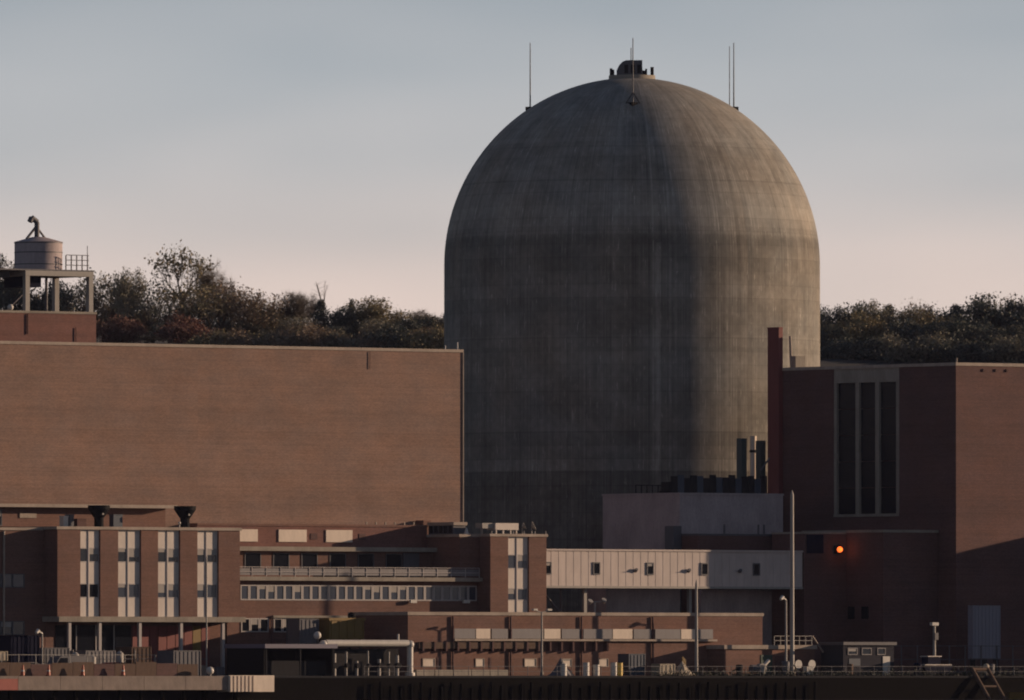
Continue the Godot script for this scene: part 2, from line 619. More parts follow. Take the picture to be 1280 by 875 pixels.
# ---------- the reactor building ----------
func make_dome() -> void:
	var c := Vector3(11.2, 0, 8.44)
	var R := 21.96
	var spring := 50.48
	var t := thing("reactor_containment", "huge domed grey concrete reactor building rising behind the brick buildings", "reactor dome", Vector3(c.x, YARD, c.z))
	var skin := StandardMaterial3D.new()
	skin.albedo_texture = dome_skin()
	skin.albedo_color = lin(0.66, 0.64, 0.60)
	skin.roughness = 0.95
	var full := 34.5 + 47.9
	for piece in ["dome_cap", "cylinder_wall"]:
		var st := SurfaceTool.new()
		st.begin(Mesh.PRIMITIVE_TRIANGLES)
		var rings := []
		if piece == "dome_cap":
			for i in 41:
				var a := PI / 2 * (1.0 - i / 40.0)
				rings.append([cos(a) * R, spring + sin(a) * R, (PI / 2 - a) * R, Vector2(cos(a), sin(a))])
		else:
			for i in 13:
				var h := spring - (spring - YARD) * i / 12.0
				rings.append([R, h, 34.5 + spring - h, Vector2(1, 0)])
		var N := 180
		for i in rings.size() - 1:
			for j in N:
				for q in [[i, j], [i + 1, j + 1], [i + 1, j], [i, j], [i, j + 1], [i + 1, j + 1]]:
					var r: Array = rings[q[0]]
					var th: float = TAU * q[1] / N
					st.set_uv(Vector2(float(q[1]) / N, r[2] / full))
					st.set_normal(Vector3(sin(th) * r[3].x, r[3].y, cos(th) * r[3].x))
					st.add_vertex(Vector3(sin(th) * r[0], r[1] - YARD, cos(th) * r[0]))
		put(t, piece, st.commit(), skin, Vector3(c.x, YARD, c.z))
	# crown: vent house, ring of posts and a rail
	var top := spring + R
	var axis := Vector3(c.x, 0, c.z)
	tube(t, "crown_kerb", axis + Vector3(0, top - 0.35, 0), axis + Vector3(0, top + 0.28, 0), 2.75, M.concrete, 2.7, 28)
	var vh := put(t, "vent_house", vent_house_mesh(), M.slate, axis + Vector3(0, top + 0.28, 0), Basis(Vector3.UP, deg_to_rad(-37.0)))
	for i in 3:
		box(vh, "louvre", wpos(vh).x - 0.9 + i * 0.75, wpos(vh).x - 0.45 + i * 0.75, top + 0.5, top + 1.5, wpos(vh).z + 0.955, wpos(vh).z + 0.985, M.dark_steel).rotation.y = 0
	for k in [[-2.45, 1.0, 0.16, 0], [-2.2, 0.85, 0.14, 1], [1.35, 0.75, 0.2, 2], [1.65, 0.95, 0.12, 3], [2.35, 1.15, 0.2, 4]]:
		var p := axis + wp(k[0], top + 0.1, 0.3)
		tube(t, "crown_post", p, p + Vector3(0, k[1], 0), k[2], M.dark_steel)
	# lightning rods a quarter turn apart, each on a small dark stand
	var rr := 11.9
	for k in 4:
		var a := k * PI / 2
		var foot := axis + wp(sin(a) * rr, spring + sqrt(R * R - rr * rr), cos(a) * rr)
		var stand := box(t, "rod_stand", foot.x - 0.4, foot.x + 0.4, foot.y - 1.1, foot.y + 0.12, foot.z - 0.4, foot.z + 0.4, M.black)
		tube(t, "lightning_rod", foot + Vector3(0, 0.12, 0), foot + Vector3(0, 7.6, 0), 0.085, M.rod, 0.05, 8)
		for s in [-1, 1]:
			var side := wp(cos(a) * s * 0.9, 0, -sin(a) * s * 0.9)
			tube(stand, "stay", foot + side + Vector3(0, -0.2, 0), foot + Vector3(0, 1.3, 0), 0.05, M.black, 0.05, 6)
		if k == 1:
			tube(t, "lightning_rod", foot + wp(-0.5, 0.2, 0.2), foot + wp(-0.5, 7.2, 0.2), 0.06, M.rod, 0.04, 8)

func vent_house_mesh() -> ArrayMesh:
	var pts := PackedVector2Array([Vector2(-1.8, 0), Vector2(-1.8, 0.55), Vector2(-1.55, 1.1), Vector2(-1.15, 1.55), Vector2(-0.7, 1.75), Vector2(1.2, 1.75), Vector2(1.2, 0.9), Vector2(1.3, 0.0)])
	pts.reverse()
	var st := SurfaceTool.new()
	st.begin(Mesh.PRIMITIVE_TRIANGLES)
	st.set_smooth_group(-1)
	var c := pts
	if Geometry2D.is_polygon_clockwise(c):
		c.reverse()
	var t := Geometry2D.triangulate_polygon(c)
	for i in range(0, t.size(), 3):
		for j in [0, 1, 2]:
			st.add_vertex(Vector3(c[t[i + j]].x, c[t[i + j]].y, -0.95))
		for j in [0, 2, 1]:
			st.add_vertex(Vector3(c[t[i + j]].x, c[t[i + j]].y, 0.95))
	for i in c.size():
		var p := c[i]
		var q := c[(i + 1) % c.size()]
		for v in [Vector3(p.x, p.y, -0.95), Vector3(p.x, p.y, 0.95), Vector3(q.x, q.y, 0.95), Vector3(p.x, p.y, -0.95), Vector3(q.x, q.y, 0.95), Vector3(q.x, q.y, -0.95)]:
			st.add_vertex(v)
	st.generate_normals()
	return st.commit()

# ---------- turbine hall ----------
func make_hall() -> void:
	var t := thing("turbine_hall", "long windowless brown brick hall filling the left side", "building", Vector3(-90, YARD, 36))
	box(t, "wall", -150, -45.73, YARD, 38.62, 22, 51.5, M.hall)
	coping(t, -150, -45.73, 38.62, 22, 51.5, M.coping, 0.33, 0.1)
	box(t, "corner_strip", -45.725, -45.62, YARD, 38.6, 51.2, 51.62, M.coping)
	box(t, "roof", -149.5, -46.2, 38.625, 38.75, 22.5, 51.0, M.roofing)
	tube(t, "roof_pole", Vector3(-46.2, 38.95, 51.2), Vector3(-46.2, 39.75, 51.2), 0.07, M.white)
	tube(t, "roof_pole", Vector3(-47.9, 38.95, 51.2), Vector3(-47.9, 39.4, 51.2), 0.06, M.white)
	tube(t, "downpipe", Vector3(-58.6, 38.5, 51.6), Vector3(-58.6, 36.6, 51.6), 0.04, M.brick)
	# penthouse on the roof
	var p := thing("rooftop_penthouse", "low red brick penthouse on the hall roof under the tank frame", "penthouse", Vector3(-115, 38.75, 45))
	box(p, "wall", -135, -94.25, 38.76, 42.1, 38, 49.5, M.red_brick)
	coping(p, -135, -94.25, 42.1, 38, 49.5, M.concrete, 0.25, 0.08)
	tube(p, "downpipe", Vector3(-103.4, 42.0, 49.6), Vector3(-103.4, 39.8, 49.6), 0.07, M.dark_brick)
	tube(p, "downpipe", Vector3(-97.0, 40.6, 49.6), Vector3(-97.0, 39.0, 49.6), 0.05, M.dark_brick)
	ball(p, "roof_vent", Vector3(-105.3, 42.7, 49.0), 0.35, M.white)
	# steel portal carrying the platform
	var f := thing("steel_platform", "pale steel portal frame platform on the brick penthouse", "platform", Vector3(-99, 42.35, 48))
	for x in [-103.2, -94.75]:
		for z in [49.0, 42.5]:
			box(f, "leg", x - 0.28, x + 0.28, 42.36, 46.2, z - 0.28, z + 0.28, M.steel)
	for z in [49.0, 42.5]:
		box(f, "beam", -103.5, -94.45, 46.2, 46.75, z - 0.3, z + 0.3, M.steel)
	for x in [-103.2, -94.75]:
		box(f, "cross_beam", x - 0.25, x + 0.25, 46.22, 46.7, 42.8, 48.7, M.steel)
	for i in 9:
		box(f, "deck_plank", -109.3 + i * 1.68, -107.65 + i * 1.68, 46.76, 46.92, 42.3, 49.2, M.slate)
	tube(f, "brace", Vector3(-101.5, 42.4, 42.5), Vector3(-97.0, 46.2, 42.5), 0.1, M.slate)
	tube(f, "brace", Vector3(-96.0, 42.4, 42.5), Vector3(-96.0, 46.2, 42.5), 0.15, M.slate)
	box(f, "hung_duct", -102.7, -100.4, 45.0, 46.15, 44.0, 47.8, M.navy)
	box(f, "side_support", -109.2, -104.0, 46.0, 46.7, 43.0, 47.0, M.slate)
	box(f, "side_support", -109.2, -108.8, 42.36, 46.0, 44.0, 46.0, M.slate)
	# cage rail at the right end of the platform
	for i in 5:
		var x := -97.9 + i * 0.72
		box(f, "rail_post", x - 0.05, x + 0.05, 46.93, 48.5, 48.9, 49.0, M.slate)
		box(f, "rail_post", x - 0.05, x + 0.05, 46.93, 48.5, 43.0, 43.1, M.slate)
	for y in [47.4, 47.95, 48.5]:
		box(f, "rail", -97.95, -94.9, y, y + 0.08, 49.01, 49.07, M.slate)
		box(f, "rail", -97.95, -94.9, y, y + 0.08, 42.93, 42.99, M.slate)
	tube(f, "antenna", Vector3(-95.0, 48.5, 48.9), Vector3(-95.0, 49.6, 48.9), 0.04, M.slate)
	# the tank
	var k := thing("rooftop_tank", "round grey metal tank with a bent vent pipe on the rooftop platform", "tank", Vector3(-99.5, 46.93, 46.0))
	tube(k, "shell", Vector3(-99.5, 46.93, 46.0), Vector3(-99.5, 50.0, 46.0), 2.62, M.grey_wall, 2.62, 40)
	tube(k, "lid", Vector3(-99.5, 50.0, 46.0), Vector3(-99.5, 50.55, 46.0), 2.7, M.grey_wall, 0.7, 40)
	for y in [47.5, 48.8, 49.85]:
		tube(k, "hoop", Vector3(-99.5, y, 46.0), Vector3(-99.5, y + 0.1, 46.0), 2.66, M.slate, 2.66, 40)
	tube(k, "vent_pipe", Vector3(-99.7, 50.4, 46.0), Vector3(-99.7, 52.2, 46.0), 0.28, M.slate)
	tube(k, "vent_elbow", Vector3(-99.7, 52.2, 46.0), Vector3(-100.4, 52.65, 46.0), 0.3, M.slate)
	tube(k, "vent_mouth", Vector3(-100.4, 52.65, 46.0), Vector3(-100.65, 52.2, 46.0), 0.3, M.slate)
	tube(k, "vent_stay", Vector3(-101.1, 50.3, 46.0), Vector3(-99.8, 51.7, 46.0), 0.14, M.slate)
	tube(k, "vent_stay", Vector3(-98.5, 50.3, 46.0), Vector3(-99.6, 51.5, 46.0), 0.12, M.slate)

# ---------- offices at the foot of the hall ----------
func bay(parent: Node, x0: float, x1: float, ys: Array, z: float, dark: Array) -> void:
	# recessed strip of pale panels and windows, two columns wide. ys from the top: panel, window, panel, window, panel
	var mid := (x0 + x1) / 2 - 0.12
	for col in [[x0 + 0.02, mid - 0.06], [mid + 0.06, x1 - 0.02]]:
		for i in ys.size() - 1:
			if i % 2 == 0:
				box(parent, "spandrel_panel", col[0], col[1], ys[i + 1], ys[i], z, z + 0.12, M.panel)
			else:
				window(parent, col[0], col[1], ys[i + 1], ys[i], z + 0.06, M.frame, dark[(i - 1) / 2], 0.12)
	box(parent, "mullion", mid - 0.055, mid + 0.055, ys[ys.size() - 1], ys[0], z + 0.02, z + 0.2, M.frame)

func make_offices() -> void:
	# protruding block with four window bays
	var t := thing("office_block", "brick office block with four pale window bays over a pillared entrance", "building", Vector3(-96, YARD, 60))
	var px := [-108.11, -105.1, -102.45, -100.1, -97.05, -94.8, -91.85, -89.55, -86.7, -83.86]
	for i in 5:
		box(t, "brick_pier", px[i * 2], px[i * 2 + 1], 9.0, 18.4, 61.56, 62.0, M.brick)
	for i in 4:
		var d := [M.glass, M.black_glass if i == 0 else M.blue_glass]
		bay(t, px[i * 2 + 1], px[i * 2 + 2], [18.4, 16.45, 14.85, 12.6, 11.0, 9.0], 61.63, d)
	box(t, "core_wall", -107.9, -84.0, YARD, 18.3, 52.0, 59.4, M.brick)
	box(t, "bay_backing", -108.0, -83.95, 9.02, 18.35, 59.402, 61.55, M.brick)
	box(t, "roof_edge", -108.3, -83.7, 18.4, 18.72, 51.9, 62.15, M.coping)
	box(t, "canopy", -108.3, -83.5, 8.42, 9.0, 59.4, 62.6, M.concrete)
	for x in [-106.7, -102.7, -97.4, -91.9, -86.3]:
		box(t, "column", x - 0.17, x + 0.17, YARD, 8.42, 62.0, 62.35, M.frame)
	for i in 9:
		var x := -96.4 + i * 1.15
		box(t, "entrance_panel", x, x + 1.05, YARD + 0.2, 8.0, 59.42, 59.5, M.maroon if i != 7 else M.ochre)
	box(t, "entrance_glazing", -106.6, -96.6, YARD + 0.4, 8.1, 59.42, 59.48, M.black_glass)
	for x in [-103.9, -101.3, -98.9]:
		box(t, "glazing_bar", x - 0.06, x + 0.06, YARD + 0.4, 8.1, 59.49, 59.56, M.frame)
	# wing that runs on to the left
	var w := thing("office_wing", "dark shaded brick wing left of the four bay office block", "building", Vector3(-125, YARD, 56))
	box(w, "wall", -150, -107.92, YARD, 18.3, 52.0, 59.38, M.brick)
	box(w, "roof_edge", -150, -108.32, 18.3, 18.6, 52.0, 59.55, M.coping)
	for i in 4:
		window(w, -117.0 + i * 1.6, -115.45 + i * 1.6, 12.1, 13.6, 59.38, M.slate, M.blue_glass)
		window(w, -117.0 + i * 1.6, -115.45 + i * 1.6, 7.0, 8.5, 59.38, M.slate, M.glass)
	tube(w, "downpipe", Vector3(-113.4, 18.2, 59.5), Vector3(-113.4, YARD, 59.5), 0.12, M.coping)
	# low storey set back on the roofs
	var s := thing("roof_storey", "low brick roof storey with a pale flat roof edge behind the office block", "building", Vector3(-110, 18.4, 54))
	box(s, "wall", -150, -89.0, 18.73, 20.85, 51.6, 55.2, M.brick)
	box(s, "roof_edge", -150, -88.3, 20.85, 21.2, 51.55, 56.6, M.coping)
	for i in 3:
		window(s, -116.0 + i * 1.8, -114.3 + i * 1.8, 18.8, 20.6, 55.2, M.slate, M.glass)
	box(s, "lit_panel", -108.4, -106.2, 19.7, 20.2, 55.205, 55.3, M.coping)
	# rooftop bits
	var spec := [["roof_cabinet", "small white cabinet on the office block roof edge", -105.2, -104.6, 1.1, M.white], ["roof_cabinet", "small purple grey cabinet beside the white one on the office roof", -104.45, -103.85, 1.25, M.slate], ["roof_cabinet", "squat dark box on the office roof left of the left funnel", -103.4, -102.2, 0.8, M.dark_brick], ["roof_cabinet", "blue grey cabinet on the office roof right of the left funnel", -98.6, -97.4, 1.3, M.blue]]
	for q in spec:
		var c := thing(q[0], q[1], "cabinet", Vector3((q[2] + q[3]) / 2, 18.72, 58.6), "cabinets on the office block roof")
		box(c, "body", q[2], q[3], 18.73, 18.73 + q[4], 58.2, 59.0, q[5])
		box(c, "lid", q[2] - 0.05, q[3] + 0.05, 18.73 + q[4], 18.81 + q[4], 58.15, 59.05, q[5])
	for q in [[-101.6, "left"], [-90.15, "right"]]:
		var x: float = q[0]
		var e := thing("exhaust_funnel", "black funnel shaped roof exhaust, the %s of two on the office block" % q[1], "exhaust", Vector3(x, 18.72, 60.5), "black roof exhausts")
		tube(e, "stem", Vector3(x, 18.72, 60.5), Vector3(x, 19.7, 60.5), 0.52, M.black, 0.52, 16)
		tube(e, "cone", Vector3(x, 19.7, 60.5), Vector3(x, 20.6, 60.5), 0.55, M.black, 1.15, 18)
		tube(e, "rim", Vector3(x, 20.6, 60.5), Vector3(x, 21.05, 60.5), 1.2, M.black, 1.2, 18)
		tube(e, "badge", Vector3(x - 0.1, 20.1, 61.36), Vector3(x - 0.1, 20.1, 61.45), 0.12, M.steel)
	var lp := thing("roof_lamp", "tiny white lamp on the office roof beside the right funnel", "lamp", Vector3(-91.6, 18.72, 61.5))
	tube(lp, "stem", Vector3(-91.6, 18.72, 61.5), Vector3(-91.6, 19.1, 61.5), 0.05, M.white)
	ball(lp, "globe", Vector3(-91.6, 19.2, 61.5), 0.16, M.white)
	# band under the hall wall with cream panels
	var a := thing("hall_base_annex", "reddish brick band with cream panels along the foot of the brown hall", "building", Vector3(-66, YARD, 53))
	box(a, "wall", -83.9, -52.5, 15.0, 19.05, 51.55, 54.0, M.red_brick)
	box(a, "roof_edge", -83.9, -52.5, 19.05, 19.3, 51.55, 54.1, M.brick)
	for q in [[-81.0, -75.75], [-72.9, -69.1], [-66.45, -62.85]]:
		box(a, "cream_panel", q[0], q[1], 17.33, 18.68, 54.0, 54.12, M.cream)
	for x in [-68.5, -61.9]:
		box(a, "vent_grille", x, x + 0.9, 17.6, 18.3, 54.0, 54.06, M.dark_brick)
	for i in 6:
		box(a, "parapet_post", -60.9 + i * 1.3, -60.75 + i * 1.3, 19.3, 19.6, 53.9, 54.05, M.coping)
	# upper storey behind the terrace
	var u := thing("terrace_storey", "recessed storey with dark windows behind the roof terrace", "building", Vector3(-66, 13.4, 54.5))
	box(u, "wall", -83.8, -52.5, 13.45, 16.3, 52.0, 55.0, M.brick)
	box(u, "roof_edge", -83.8, -52.52, 16.3, 16.78, 54.02, 55.9, M.concrete)
	for i in 6:
		var x := -78.2 + i * 3.85
		window(u, x, x + 2.2, 14.0, 16.1, 55.0, M.slate, M.black_glass)
	box(u, "shutter", -56.6, -54.4, 13.5, 16.2, 55.0, 55.12, M.slate)
	# ribbon window wing
	var r := thing("ribbon_window_wing", "two storey brick wing with long ribbon windows and a railed roof terrace", "building", Vector3(-66, YARD, 57))
	box(r, "wall", -83.85, -49.72, YARD, 13.0, 55.02, 59.6, M.brick)
	box(r, "terrace_slab", -83.82, -49.73, 13.0, 13.44, 55.02, 60.6, M.concrete)
	railing(r, -83.0, -50.0, 13.44, 60.35, M.frame, 1.95, 1.05)
	for i in 17:
		box(r, "rail_panel", -82.9 + i * 1.94, -81.06 + i * 1.94, 13.6, 14.35, 60.30, 60.32, M.grey_panel)
	for i in 27:
		var x := -82.1 + i * 1.195
		window(r, x, x + 1.17, 10.85, 12.55, 59.6, M.frame, M.blue_glass, 0.14)
	for i in 3:
		window(r, -82.0 + i * 1.25, -80.8 + i * 1.25, 7.35, 8.9, 59.6, M.frame, M.black_glass, 0.14)
	for i in 8:
		window(r, -77.6 + i * 1.2, -76.45 + i * 1.2, 7.35, 8.9, 59.6, M.frame, M.black_glass, 0.14)
	box(r, "window_head", -77.8, -66.0, 8.92, 9.2, 59.6, 59.9, M.concrete)
	tube(r, "downpipe", Vector3(-78.0, 9.0, 59.75), Vector3(-78.0, YARD, 59.75), 0.09, M.dark_brick)
	box(r, "service_door", -67.6, -65.0, YARD, 8.9, 59.6, 59.7, M.slate)
	for q in [[-58.9, "left"], [-51.6, "right"]]:
		var l := thing("wall_floodlight", "small white floodlight under the ribbon windows, the %s one" % q[1], "floodlight", Vector3(q[0], 10.75, 60.0), "floodlights under the ribbon windows")
		box(l, "head", q[0] - 0.42, q[0] + 0.42, 10.62, 10.98, 59.9, 60.2, M.white)
		box(l, "bracket", q[0] - 0.06, q[0] + 0.06, 10.7, 10.85, 59.72, 59.9, M.steel)
	# stair box beside the tower
	var b := thing("stair_box", "shaded brick stair box between hall and office tower", "building", Vector3(-51, 13, 56))
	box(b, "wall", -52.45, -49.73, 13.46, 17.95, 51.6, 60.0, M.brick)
	box(b, "roof_edge", -52.6, -49.73, 17.95, 18.25, 51.55, 60.1, M.coping)
	box(b, "chimney_stub", -52.4, -51.4, 18.25, 19.85, 51.7, 53.2, M.brick)
	var bu := thing("roof_air_unit", "grey louvred air unit on the stair box roof", "air unit", Vector3(-51.3, 18.25, 56.5))
	box(bu, "body", -52.3, -50.6, 18.26, 19.25, 54.0, 58.6, M.slate)
	box(bu, "lid", -52.4, -50.5, 19.25, 19.6, 53.9, 58.8, M.coping)
	for i in 5:
		box(bu, "louvre", -52.36, -52.3, 18.4, 19.2, 54.2 + i * 0.9, 54.8 + i * 0.9, M.dark_steel)
	var cone := thing("roof_cowl", "little bright white cone vent on the stair box roof edge", "vent", Vector3(-51.3, 18.25, 59.7))
	tube(cone, "cone", Vector3(-51.3, 18.25, 59.7), Vector3(-51.3, 19.0, 59.7), 0.3, M.white, 0.06)
	tube(cone, "collar", Vector3(-51.3, 18.25, 59.7), Vector3(-51.3, 18.36, 59.7), 0.34, M.white)
	# tower with one bay
	var o := thing("office_tower", "narrow brick office tower with one pale window strip", "building", Vector3(-46, YARD, 58))
	box(o, "brick_pier", -49.71, -47.25, YARD, 18.0, 56.0, 62.0, M.brick)
	box(o, "brick_pier", -44.35, -41.94, YARD, 18.0, 56.0, 62.0, M.brick)
	box(o, "core_wall", -47.25, -44.35, YARD, 17.9, 56.2, 61.6, M.brick)
	bay(o, -47.25, -44.35, [18.0, 16.05, 14.4, 12.3, 10.9, 9.0, 7.5, 5.5], 61.63, [M.blue_glass, M.blue_glass, M.glass])
	box(o, "roof_edge", -49.85, -41.8, 18.0, 18.3, 55.9, 62.12, M.coping)
	var au := thing("roof_air_unit", "long pale air unit standing on legs on the office tower roof", "air unit", Vector3(-47, 18.3, 60.5))
	box(au, "casing", -48.4, -45.2, 18.75, 19.5, 59.6, 61.2, M.panel)
	for x in [-48.2, -47.2, -46.2, -45.4]:
		box(au, "leg", x - 0.07, x + 0.07, 18.3, 18.75, 60.9, 61.1, M.panel)
	box(au, "hood", -50.0, -48.45, 18.9, 19.5, 59.6, 60.9, M.steel)
	box(au, "leg", -49.6, -49.4, 18.3, 18.9, 60.0, 60.2, M.steel)
	for q in [[-44.4, 0.45, "upright"], [-43.1, 0.6, "larger leaning"]]:
		var dsh := thing("roof_dish", "%s grey dish aerial on the office tower roof" % q[2], "dish aerial", Vector3(q[0], 18.3, 60.8), "dish aerials on the tower roof")
		tube(dsh, "mast", Vector3(q[0], 18.3, 60.8), Vector3(q[0], 19.0, 60.8), 0.07, M.steel)
		tube(dsh, "dish", Vector3(q[0] - 0.1, 19.1, 60.9), Vector3(q[0] + 0.15, 19.25, 61.1), 0.1, M.steel, q[1], 18)
	for i in 6:
		box(o, "roof_post", -49.5 + i * 1.5, -49.44 + i * 1.5, 18.3, 18.62, 61.9, 61.96, M.frame)

# ---------- bridge corridor and the buildings behind it ----------
func make_corridor() -> void:
	var t := thing("bridge_corridor", "pale ribbed metal bridge corridor between office tower and right hand building", "corridor", Vector3(-22, YARD, 58))
	box(t, "core", -41.9, -4.12, 12.65, 16.5, 56.2, 59.88, M.cladding)
	var n := 72
	for i in n:
		var x0 := -41.85 + 37.7 * i / n
		box(t, "panel", x0 + 0.005, x0 + 37.7 / n - 0.005, 12.6, 16.45, 59.885, 59.975 + (0.02 if i % 2 == 0 else 0.0), M.cladding)
	box(t, "roof_edge", -41.9, -4.12, 16.5, 16.7, 56.1, 60.12, M.cladding)
	box(t, "sill_beam", -41.9, -4.12, 12.35, 12.6, 56.2, 60.05, M.steel)
	for x in [-40.3, -33.5, -25.95, -18.25, -10.85]:
		window(t, x - 0.45, x + 0.55, 13.85, 15.25, 60.02, M.slate, M.black_glass, 0.13)
	for x in [-28.0, -20.5, -13.2]:
		var l := tube(t, "wall_lamp", Vector3(x, 14.3, 60.02), Vector3(x, 14.5, 60.35), 0.22, M.slate, 0.16)
		box(l, "bracket", x + 0.1, x + 0.5, 14.55, 14.63, 60.02, 60.08, M.slate)
	for x in [-34.2, -19.4]:
		box(t, "post", x - 0.2, x + 0.2, YARD, 12.35, 58.6, 59.0, M.steel)
	tube(t, "brace", Vector3(-36.6, YARD, 57.6), Vector3(-36.6, 12.35, 57.6), 0.14, M.slate)
	tube(t, "brace", Vector3(-39.4, 12.3, 57.6), Vector3(-36.6, 9.5, 57.6), 0.1, M.slate)
	# grey block in front of the dome
	var g := thing("grey_block", "plain grey mauve concrete block standing in front of the dome", "building", Vector3(-10, YARD, 44))
	box(g, "wall", -13.88, 1.0, YARD, 23.05, 35.6, 49.9, M.grey_wall)
	box(g, "roof_edge", -13.95, 1.05, 23.05, 23.28, 35.5, 50.0, M.grey_wall)
	var bl := thing("brick_link", "dark brick link block above the shaded end of the bridge corridor", "building", Vector3(-5, YARD, 52))
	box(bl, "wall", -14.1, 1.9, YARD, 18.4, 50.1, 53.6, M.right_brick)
	box(bl, "roof_edge", -14.15, 1.9, 18.4, 18.62, 50.1, 53.7, M.slate)
	box(bl, "door_shaft", -15.3, -14.15, YARD, 19.5, 49.0, 50.6, M.slate)
	for x in [-9.5, -4.6, -3.8]:
		tube(bl, "vent", Vector3(x, 18.6, 52.5), Vector3(x, 19.7, 52.5), 0.12, M.slate)
	box(bl, "wall", -14.1, -4.0, 4.0, 12.3, 53.62, 54.2, M.grey_wall)
	box(bl, "wall", -27.5, -17.0, YARD, 12.4, 50.15, 54.0, M.grey_wall)
	# plant on the grey block's roof
	var e := thing("roof_fence", "dark slatted screen and railing on the grey block roof below the dome", "screen", Vector3(-6, 23.3, 47))
	for i in 15:
		box(e, "slat", -12.9 + i * 0.92, -12.02 + i * 0.92, 23.3, 25.2 + 0.2 * sin(i * 2.3), 47.0, 47.15, M.blue if i % 3 == 1 else M.dark_steel)
	for i in 6:
		box(e, "post", -12.6 + i * 0.8, -12.5 + i * 0.8, 23.3, 24.3, 40.0, 40.1, M.dark_steel)
	box(e, "rail", -12.7, -8.4, 24.2, 24.3, 40.11, 40.16, M.dark_steel)
	var mc := thing("roof_machine", "dark squat machine on the left part of the grey block roof", "machine", Vector3(-9.6, 23.3, 43))
	box(mc, "body", -10.6, -8.2, 23.6, 24.6, 42.2, 43.8, M.dark_steel)
	box(mc, "skid", -10.9, -7.9, 23.3, 23.6, 42.3, 43.7, M.black)
	var vt := thing("vent_stack", "pale vertical vent pipe among dark green ducts beside the thin red tower", "vent pipe", Vector3(0.2, 23.3, 46))
	tube(vt, "pipe", Vector3(10.25, YARD, 32.6), Vector3(10.25, 30.2, 32.6), 0.4, M.cream, 0.38, 16)
	tube(vt, "collar", Vector3(10.25, 28.3, 32.6), Vector3(10.25, 28.6, 32.6), 0.46, M.dark_steel, 0.44, 16)
	box(vt, "duct", -2.2, -1.5, 23.3, 29.6, 45.4, 46.4, mat(0.05, 0.065, 0.06, 0.6))
	box(vt, "duct", 1.2, 1.85, YARD, 29.4, 44.6, 45.6, mat(0.035, 0.04, 0.035, 0.6))
	tube(vt, "brace", Vector3(0.6, 26.0, 46.3), Vector3(1.9, 27.4, 46.3), 0.1, M.slate)

